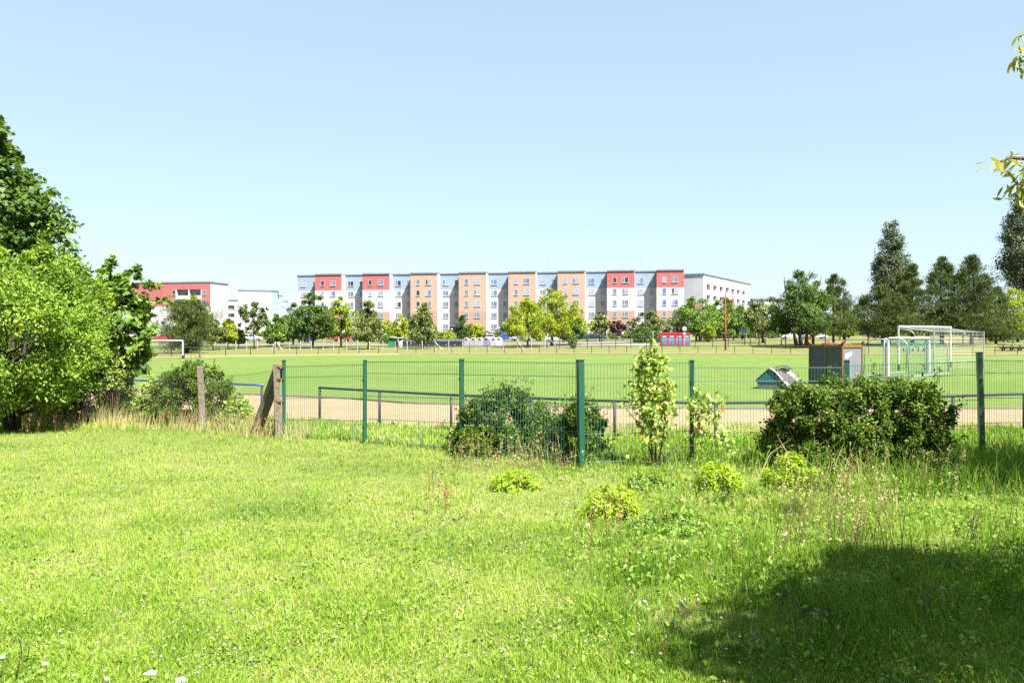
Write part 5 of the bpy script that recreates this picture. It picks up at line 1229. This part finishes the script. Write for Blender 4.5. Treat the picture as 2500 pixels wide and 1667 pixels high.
# sapling with side branches
rngs = np.random.default_rng(44)
sb = Vector((X_(1597, 12.15), 12.15, -.05)); e = empty('maple_sapling', sb, 0, 'slender pale leaved maple sapling in front of the mesh fence', 'sapling')
mb = MB(); LP = []; 
stems_ = [[(0, 0, 0), (-.12, .02, .5), (-.2, .0, .95), (-.22, 0, 1.3), (-.12, 0, 1.7)], [(.03, 0, 0), (.02, .02, .5), (.02, 0, 1.0), (.06, 0, 1.4), (.08, 0, 1.62)], [(.05, 0, 0), (.14, 0, .45), (.16, 0, .9), (.2, .02, 1.3)], [(-.02, 0, 0), (-.05, -.05, .4), (-.06, -.04, .9), (-.05, -.02, 1.85)]]
for st in stems_:
    mb.path(st, [.016 - .012 * i / (len(st) - 1) for i in range(len(st))], 5)
    for k in range(330):
        t = .30 + .70 * rngs.uniform() ** .8; i = min(len(st) - 2, int(t * (len(st) - 1))); f = t * (len(st) - 1) - i
        p = [st[i][j] * (1 - f) + st[i + 1][j] * f for j in range(3)]
        rr = .145 * (1.25 - abs(t - .62)) * rngs.uniform(.1, 1); a = rngs.uniform(0, 6.28)
        LP.append((p[0] + rr * math.cos(a), p[1] + rr * math.sin(a), p[2] + rngs.normal(0, .05)))
        if k % 22 == 0: mb.path([p, LP[-1]], [.004, .002], 4)
for st in ([(.06, 0, .0), (.25, .0, .25), (.5, 0, .45), (.75, 0, .62), (.95, 0, .95)], [(.06, 0, .0), (.35, -.05, .28), (.75, -.05, .38), (1.15, -.05, .42)], [(-.02, 0, .05), (-.3, 0, .12), (-.5, 0, .22)], [(-.15, 0, .55), (-.4, .05, .85), (-.55, .05, 1.15)], [(.6, 0, .45), (.62, 0, .75), (.68, 0, 1.05)]):
    mb.path(st, [.009 - .006 * i / (len(st) - 1) for i in range(len(st))], 5)
    nl = 120 if st[-1][0] > .5 else 16
    for k in range(nl):
        t = (.62 if st[-1][0] > .5 else .4) + .42 * rngs.uniform(); t = min(t, .999); i = min(len(st) - 2, int(t * (len(st) - 1))); f = t * (len(st) - 1) - i
        p = [st[i][j] * (1 - f) + st[i + 1][j] * f for j in range(3)]
        LP.append((p[0] + rngs.normal(0, .085), p[1] + rngs.normal(0, .08), p[2] + rngs.normal(.0, .085)))
mb.build('stem', M['twig'], e, smooth=True)
LP = np.array(LP); np_mesh('leaves', leaves(LP, rngs.uniform(.045, .10, len(LP)), T_MAPLE, .5, None, 0, .5, rngs), 12, F['sapling'], rngs.normal(.55, .22, len(LP)), e)

# low gold plants on the rough grass
for i, (px, Y, wd, h, lb, nl) in enumerate(((1492, 8.75, .56, .30, 'yellow green leafy clump in the middle of the rough grass', 2600), (1758, 10.1, .60, .34, 'yellow green leafy clump between the sapling and the big bush', 2600), (1928, 10.3, .62, .38, 'yellow green leafy clump at the left foot of the big bush', 2800), (1256, 10.3, .52, .22, 'faint low yellow green clump before the privet bush', 1500), (1585, 10.4, .6, .16, 'flat bright green clump just below the sapling', 1200), (1640, 8.2, .8, .14, 'flat pale green leafy patch right of the middle clump', 1500))):
    bush('leafy_plant', (X_(px, Y), Y, -.05), wd * 1.15, wd * .95, h * 1.2, lb, 'goldleaf' if i < 4 else 'clover', nl, .055, T_NARROW, seed=130 + i, n_cl=60, clr=.25, cat='plant', group='yellow green leafy clumps in the grass', up=.9, stems=24, sr=.004)

# --- trees right of the view: one leans its twigs in, both shade the lawn
tree('ash_tree', (7.15, .1, -.05), 9.6, 6.2, None, 'leafy ash standing right of the camera, shading the lawn', F['ash'], P_ROUND, .36, 190, 60000, .15, T_OVAL, trunk_r=.2, seed=147, clr=.22, limbs=30, inner=.1, lobes=.17, shoots=60)
tree('ash_tree', (10.7, 8.2, -.05), 8.6, 5.2, None, 'yellowing ash whose twigs hang in at the right edge', F['ash'], P_ROUND, .34, 180, 17000, .15, T_OVAL, trunk_r=.18, seed=141, clr=.24, limbs=26, inner=.1, lobes=.12)
ash2 = bpy.data.objects['ash_tree.001']
tree('ash_tree', (-4.5, -9.5, -.05), 10.5, 8.5, None, 'added unseen ash behind the camera to the left, blocking sky light', F['ash'], P_ROUND, .25, 200, 26000, .2, T_OVAL, trunk_r=.22, seed=142, clr=.26, limbs=20, inner=.1, lobes=.12)  # added out of view to cut sky light on the foreground
tree('ash_tree', (4.2, -8.2, -.05), 9.5, 7.5, None, 'added unseen ash right behind the camera, blocking sky light', F['ash'], P_ROUND, .25, 200, 26000, .2, T_OVAL, trunk_r=.22, seed=143, clr=.26, limbs=20, inner=.1, lobes=.12)  # second added tree, holds back sky light from behind
rngb = np.random.default_rng(5); mb = MB(); LP = []; OV = []
def twig(pts, n, sp=.10, r0=.02):
    mb.path(pts, [r0 * (1 - .8 * i / (len(pts) - 1)) for i in range(len(pts))], 5)
    for k in range(n):
        t = .35 + .65 * rngb.uniform(); i = min(len(pts) - 2, int(t * (len(pts) - 1))); f = t * (len(pts) - 1) - i
        p = np.array(pts[i]) * (1 - f) + np.array(pts[i + 1]) * f
        LP.append(p + rngb.normal(0, sp, 3) * [1, 1, .8]); OV.append((-.3, 0, -.7))
oA = np.array((10.7, 8.2, -.05))
def W(px, py, Y): return tuple(np.array((X_(px, Y), Y, Z_(py, Y))) - oA)
twig([(-.4, -.3, 5.0), (-3, -.8, 4.6), W(2620, 330, 7.2), W(2530, 390, 7.1), W(2470, 385, 7.0), W(2432, 400, 7.0)], 80, .055, .04)
twig([W(2600, 370, 7.1), W(2520, 430, 7.0), W(2480, 470, 7.0)], 60, .07)
twig([W(2620, 330, 7.2), W(2540, 400, 7.0), W(2500, 470, 7.0)], 90, .08)
twig([(-.4, -.3, 5.6), (-3, -.8, 5.4), W(2640, 40, 7.2), W(2560, 70, 7.1), W(2490, 90, 7.0)], 70, .05, .04)
twig([W(2560, 70, 7.1), W(2510, 120, 7.0), W(2492, 150, 7.0)], 40, .05)
mb.build('hanging_twigs', M['twig'], ash2, smooth=True)
LP = np.array(LP); np_mesh('hanging_leaves', leaves(LP, rngb.uniform(.08, .13, len(LP)), T_NARROW, .15, np.array(OV), .2, 1.6, rngb), 6, F['ash'], rngb.normal(.55, .22, len(LP)), ash2)

# ================================================================= GRASS AND HERBS
def wild(x, y):
    """0 on the short lawn, 1 in the rough grass on the right and along the fences"""
    px = 1250 + x / y * FPX
    a = np.clip((px - 1330 - 90 * (vnoise(x, y, 1.2, 3) - .5)) / 260, 0, 1) * np.clip((y - 4.3) / 1.5, .35, 1)
    fy_ = np.interp(x, [-14, -6.6, -4.4, -2.66, -.83, 1.01, 2.7, 5.1, 7.7, 12], [18.2, 17.3, 15.9, 14.8, 13.4, 12, 12.4, 12.5, 13.3, 14])
    b = np.clip(1 - (fy_ - y) / 1.5, 0, 1)
    return np.maximum(a, b * .75)
def blades(n, y0, y1, power, hmin, hmax, wd, mask=None, seed=0, bend=.45):
    r = np.random.default_rng(seed)
    u_ = r.uniform(0, 1, n); q = 1 - power + .01
    y = (y0 ** q + u_ * (y1 ** q - y0 ** q)) ** (1 / q)
    x = r.uniform(-1, 1, n) * (y * .645 + 1.8)
    if mask is not None:
        k = r.uniform(0, 1, n) < mask(x, y); x, y = x[k], y[k]
    N = len(x); h = r.uniform(0, 1, N) ** 1.3
    w_ = wild(x, y); h = (hmin + (hmax - hmin) * h) * (1 + .7 * w_)
    h *= .55 + .9 * vnoise(x, y, .3, 9)
    a = r.uniform(0, 2 * np.pi, N); ben = h * bend * r.uniform(.2, 1.5, N); ba = r.uniform(0, 2 * np.pi, N)
    ww = wd * r.uniform(.6, 1.3, N) * (.65 + y / 13)
    z = gz(x, y); dx, dy = np.cos(a) * ww / 2, np.sin(a) * ww / 2; bx, by = np.cos(ba) * ben, np.sin(ba) * ben
    v = np.empty((N, 8, 3))
    v[:, 0] = np.stack([x - dx, y - dy, z - .01], 1); v[:, 1] = np.stack([x + dx, y + dy, z - .01], 1)
    m1 = np.stack([x + dx * .8 + bx * .35, y + dy * .8 + by * .35, z + h * .6], 1); m0 = np.stack([x - dx * .8 + bx * .35, y - dy * .8 + by * .35, z + h * .6], 1)
    v[:, 2] = m1; v[:, 3] = m0; v[:, 4] = m0; v[:, 5] = m1
    v[:, 6] = np.stack([x + dx * .12 + bx, y + dy * .12 + by, z + h], 1); v[:, 7] = np.stack([x - dx * .12 + bx, y - dy * .12 + by, z + h], 1)
    t = r.normal(.42, .19, N) + .34 * (vnoise(x, y, 3.1, 5) - .5) + .42 * (vnoise(x, y, 1.3, 1) - .5) + .38 * (vnoise(x, y, .42, 2) - .5) + .12 * w_ * (r.uniform(0, 1, N) < .3)
    t += (r.uniform(0, 1, N) < .05) * .45
    return v.reshape(-1, 3), np.repeat(t, 2)
bare = lambda x, y: 1 - .65 * np.clip((vnoise(x, y, .55, 21) - .62) * 6, 0, 1) * wild(x, y)
v, t = blades(490000, 3.6, 18.5, 1.75, .022, .06, .0052, lambda x, y: bare(x, y), 1, .8)
tag(np_mesh('lawn_grass', v, 4, F['grass'], t), 'sunlit short grass covering the whole foreground lawn', 'grass', kind='stuff')
v, t = blades(78000, 3.8, 15, 1.3, .05, .14, .0055, lambda x, y: bare(x, y) * wild(x, y) ** 1.3 * np.where(vnoise(x, y, .38, 31) > .5, 1, .15), 2, .6)
tag(np_mesh('rough_grass', v, 4, F['rough_grass'], t), 'tall uncut grass on the right and along the fences', 'grass', kind='stuff')
v, t = blades(17000, 8.0, 13.2, 1.0, .12, .30, .007, lambda x, y: ((x > 3.6) & (y > 9.6)) | ((y > 11.3) & (x > -1.5) & (wild(x, y) > .6) & (vnoise(x, y, .5, 8) > .45)), 3, .6)
tag(np_mesh('long_grass', v, 4, F['rough_grass'], t - .05), 'long dark green grass round the foot of the big bush', 'grass', kind='stuff')
v, t = blades(60000, 12.5, 22, 1.0, .04, .09, .010, lambda x, y: (y < np.interp(x, [-14, -5, 0, 4.7, 9.4, 20], [24, 19.4, 17, 15.6, 17, 20])) & (y > np.interp(x, [-14, -6.6, -4.4, -2.66, -.83, 1.01, 2.7, 5.1, 7.7, 12], [18.2, 17.3, 15.9, 14.8, 13.4, 12, 12.4, 12.5, 13.3, 14])), 4)
tag(np_mesh('verge_grass', v, 4, F['grass'], t), 'grass between the mesh fence and the sandy track', 'grass', kind='stuff')
# left fence foot: dry long stems
rl = np.random.default_rng(17); n = 1700
x = rl.uniform(-13, -3.9, n); y = np.interp(x, [-13, -6.6, -3.9], [19.6, 17.5, 15.7]) + rl.uniform(-.7, .9, n); h = rl.uniform(.15, .55, n)
v = np.empty((n, 3, 3)); bx = rl.normal(0, .12, n) * h * 2
v[:, 0] = np.stack([x - .006, y, gz(x, y)], 1); v[:, 1] = np.stack([x + .006, y, gz(x, y)], 1); v[:, 2] = np.stack([x + bx, y + rl.normal(0, .05, n), gz(x, y) + h], 1)
tag(np_mesh('dry_grass', v.reshape(-1, 3), 3, F['straw'], rl.normal(.35, .25, n)), 'dry straw coloured stems along the old chain link fence', 'grass', kind='stuff')
# broad low leaves in the sward
r = np.random.default_rng(6); n = 60000; u_ = r.uniform(0, 1, n); y = (4.0 ** -.7 + u_ * (14 ** -.7 - 4.0 ** -.7)) ** (1 / -.7); x = r.uniform(-1, 1, n) * (y * .645 + 1.6)
k = r.uniform(0, 1, n) < bare(x, y) * (.25 + .75 * (vnoise(x, y, .55, 41) > .5)) * (.45 + .55 * wild(x, y)); x, y = x[k], y[k]; N = len(x)
pos = np.stack([x, y, gz(x, y) + r.uniform(.01, .055, N) * (1 + wild(x, y))], 1)
tag(np_mesh('clover_leaves', leaves(pos, r.uniform(.018, .045, N) * (1 + .8 * wild(x, y) * r.uniform(0, 1, N)), T_OVAL, .9, rng=r), 6, F['clover'], r.normal(.5, .2, N)), 'clover and plantain leaves scattered through the lawn', 'ground cover', kind='stuff')
# clover heads
r = np.random.default_rng(8); n = 3200; u_ = r.uniform(0, 1, n); y = (4.0 ** -.6 + u_ * (14.5 ** -.6 - 4.0 ** -.6)) ** (1 / -.6); x = r.uniform(-1, 1, n) * (y * .645 + 1.6)
k = r.uniform(0, 1, n) < np.where(vnoise(x, y, .9, 51) > .5, 1, .25) * (1 - .6 * wild(x, y)); x, y = x[k], y[k]; N = len(x)
OC = np.array([(1, 0, 0), (0, 1, 0), (-1, 0, 0), (0, -1, 0), (0, 0, 1), (0, 0, -1)]); FA = [(0, 1, 4), (1, 2, 4), (2, 3, 4), (3, 0, 4), (1, 0, 5), (2, 1, 5), (3, 2, 5), (0, 3, 5)]
c = np.stack([x, y, gz(x, y) + r.uniform(.05, .105, N)], 1); sz = .0045 + .006 * r.uniform(0, 1, N) ** 2
v = np.concatenate([(c[:, None, :] + sz[:, None, None] * OC[list(f)][None]) for f in FA], 1).reshape(-1, 3)
tag(np_mesh('clover_flowers', v, 3, F['flower'], np.repeat(r.normal(.45, .25, N), 8)), 'pinkish white clover heads dotting the lawn', 'flowers', kind='stuff')
# seed stalks: thin stems with tufts
def stalks(name, pts, hmin, hmax, mat, seed, label, head=.12, nh=26, hs=.010, stemtint=.3, spread=.012):
    r = np.random.default_rng(seed); V = []; T = []
    for (x, y) in pts:
        h = r.uniform(hmin, hmax); z = float(gz(x, y)); lx, ly = r.normal(0, .06, 2) * h * 1.6; a = r.uniform(0, 3.14); w_ = .0022
        for b in (a, a + 1.57):
            dx, dy = math.cos(b) * w_, math.sin(b) * w_
            V.append([(x - dx, y - dy, z), (x + dx, y + dy, z), (x + lx + dx * .6, y + ly + dy * .6, z + h), (x + lx - dx * .6, y + ly - dy * .6, z + h)]); T.append(stemtint)
        for k in range(nh):
            t = 1 - head / h * r.uniform(0, 1) * 1.0; px_, py_, pz_ = x + lx * t, y + ly * t, z + h * t
            d = r.normal(size=3) * spread; s = hs * r.uniform(.6, 1.4); n_ = r.normal(size=(2, 3)) * s
            q = np.array((px_, py_, pz_)) + d; V.append([tuple(q - n_[0]), tuple(q + n_[1]), tuple(q + n_[0]), tuple(q - n_[1])]); T.append(r.normal(.5, .25))
    return tag(np_mesh(name, np.array(V).reshape(-1, 3), 4, mat, np.array(T)), label, 'weeds', kind='stuff')
r = np.random.default_rng(9)
def scat(n, px0, px1, Y0, Y1): 
    Y = r.uniform(Y0, Y1, n); return [(float(X_(p, yy)), float(yy)) for p, yy in zip(r.uniform(px0, px1, n), Y)]
stalks('sorrel_stalks', scat(11, 1120, 1400, 12.0, 12.9) + scat(16, 40, 200, 15, 17) + scat(20, 210, 560, 16.2, 17.3) + scat(26, 610, 690, 15.2, 16.4) + scat(9, 1400, 1520, 7.4, 8.4) + scat(10, 1960, 2280, 9.8, 10.8) + scat(9, 1040, 1100, 8.6, 9.2), .22, .5, F['sorrel'], 1, 'rusty red seed stalks of sorrel by the fence and in the rough', .16, 16, .0065, .2, .014)
stalks('grass_seed_heads', scat(170, 1380, 2480, 6.0, 11.5) + scat(90, 1900, 2440, 10, 11.3) + scat(120, 1080, 1440, 11.6, 12.6) + scat(60, 2050, 2180, 7.2, 9) + scat(90, 1900, 2060, 7.5, 10), .20, .55, F['straw'], 2, 'pale seed heads of tall grasses in the rough on the right', .12, 14, .0045, .1)
stalks('white_herb_heads', scat(16, 1540, 1760, 4.8, 5.8) + scat(16, 1800, 2300, 4.6, 6) + scat(110, 1080, 1480, 11.6, 12.5), .08, .22, F['flower'], 3, 'small white flower heads on thin stems at the shadow edge', .02, 10, .0035, .0, .008)
# tall dark leaved herbs
def herb(px, Y, h, label, seed, lm='mid', nst=5, leaf=.09, sp=.18):
    r_ = np.random.default_rng(seed); e = empty('tall_herb', (X_(px, Y), Y, -.05), 0, label, 'plant', 'tall herbs in the rough grass'); mb = MB(); LP = []; 
    for s in range(nst):
        x, y = r_.normal(0, sp, 2); lx, ly = r_.normal(0, .08, 2); hh = h * r_.uniform(.65, 1.05)
        mb = MB(); mb.path([(x, y, 0), (x + lx * .4, y + ly * .4, hh * .5), (x + lx, y + ly, hh)], [.004, .003, .0015], 4); mb.build('stem', M['twig'], e, smooth=True)
        for k in range(int(16 * hh / .5)):
            t = r_.uniform(.1, 1) ; LP.append((x + lx * t + r_.normal(0, .015), y + ly * t + r_.normal(0, .015), hh * t))
            LP.append((x + lx * t + r_.normal(0, .03), y + ly * t + r_.normal(0, .03), hh * t))
    LP = np.array(LP)
    np_mesh('leaves', leaves(LP, leaf * .55 * r_.uniform(.4, 1.1, len(LP)) * (1.2 - LP[:, 2] / h * .7), T_NARROW, .7, None, 0, .3, r_), 6, F[lm], r_.normal(.45, .2, len(LP)), e)
herb(2385, 7.7, .52, 'dark leaved tall herb near the right edge, above the shadow', 1, 'dark', 6)
herb(2455, 8.1, .62, 'single stemmed herb right of the dark leaved one', 2, 'dark', 2, sp=.05)
herb(2165, 7.3, .50, 'upright thin herb left of the dark leaved group', 3, 'mid', 5, .06, .1)
herb(1985, 7.6, .55, 'wispy tall herb beyond the left part of the shadow', 4, 'poplar', 8, .045, .22)
herb(2080, 7.6, .5, 'wispy herb between the two thin ones', 5, 'poplar', 6, .045, .15)
herb(2315, 9.9, .55, 'pale leaved sprig right of the big bush', 6, 'sapling', 3, .12, .05)
herb(2275, 5.6, .30, 'broad leaved herb standing in the shade on the right', 7, 'clover', 4, .12, .12)
herb(1985, 5.5, .28, 'grey leaved herb in the middle of the shade', 8, 'poplar', 5, .10, .12)
herb(25, 4.75, .24, 'leafy green herb in the bottom left corner', 9, 'clover', 7, .09, .12)
herb(1600, 7.2, .16, 'dark broad leaved dock left of the shadow', 10, 'mid', 6, .12, .1)
herb(1120, 8.6, .12, 'small dark dock in the middle of the lawn', 11, 'mid', 4, .08, .05)
# yarrow umbels bottom left
for i, (px, py, rr) in enumerate(((367, 1641, .034), (443, 1658, .03), (112, 1619, .014), (5, 1602, .014), (265, 1655, .014))):
    Y = (EYE - .12) * FPX / (py - HOR); x = X_(px, Y); e = empty('yarrow', (x, Y, -.05), 0, ['white yarrow umbel at the bottom left, the larger of two', 'white yarrow umbel cut by the bottom edge', 'tiny white flower head left of the yarrows', 'small white flower at the bottom left corner', 'small white flower between the corner herb and the yarrows'][i], 'flower', 'white flowers at the bottom left')
    mb = MB(); mb.path([(0, .01, 0), (.005, 0, .09), (0, 0, .165)], [.002, .0015, .0015], 4); mb.build('stem', M['green_wire'] if False else pm('herb_stem', (.12, .2, .03), None, 5, .8), e)
    mb = MB()
    for k in range(26 if rr > .02 else 8):
        a = random.uniform(0, 6.28); q = rr * math.sqrt(random.random()); cx, cy = q * math.cos(a), q * math.sin(a) * .8
        mb.lathe([(.001, -.004), (.0075, 0), (.005, .005), (.001, .007)], (cx, cy, .168 + random.uniform(-.003, .003)), 6)
    mb.build('flower_head', pm('petal_white', (.80, .78, .80), None, 5, .8), e)
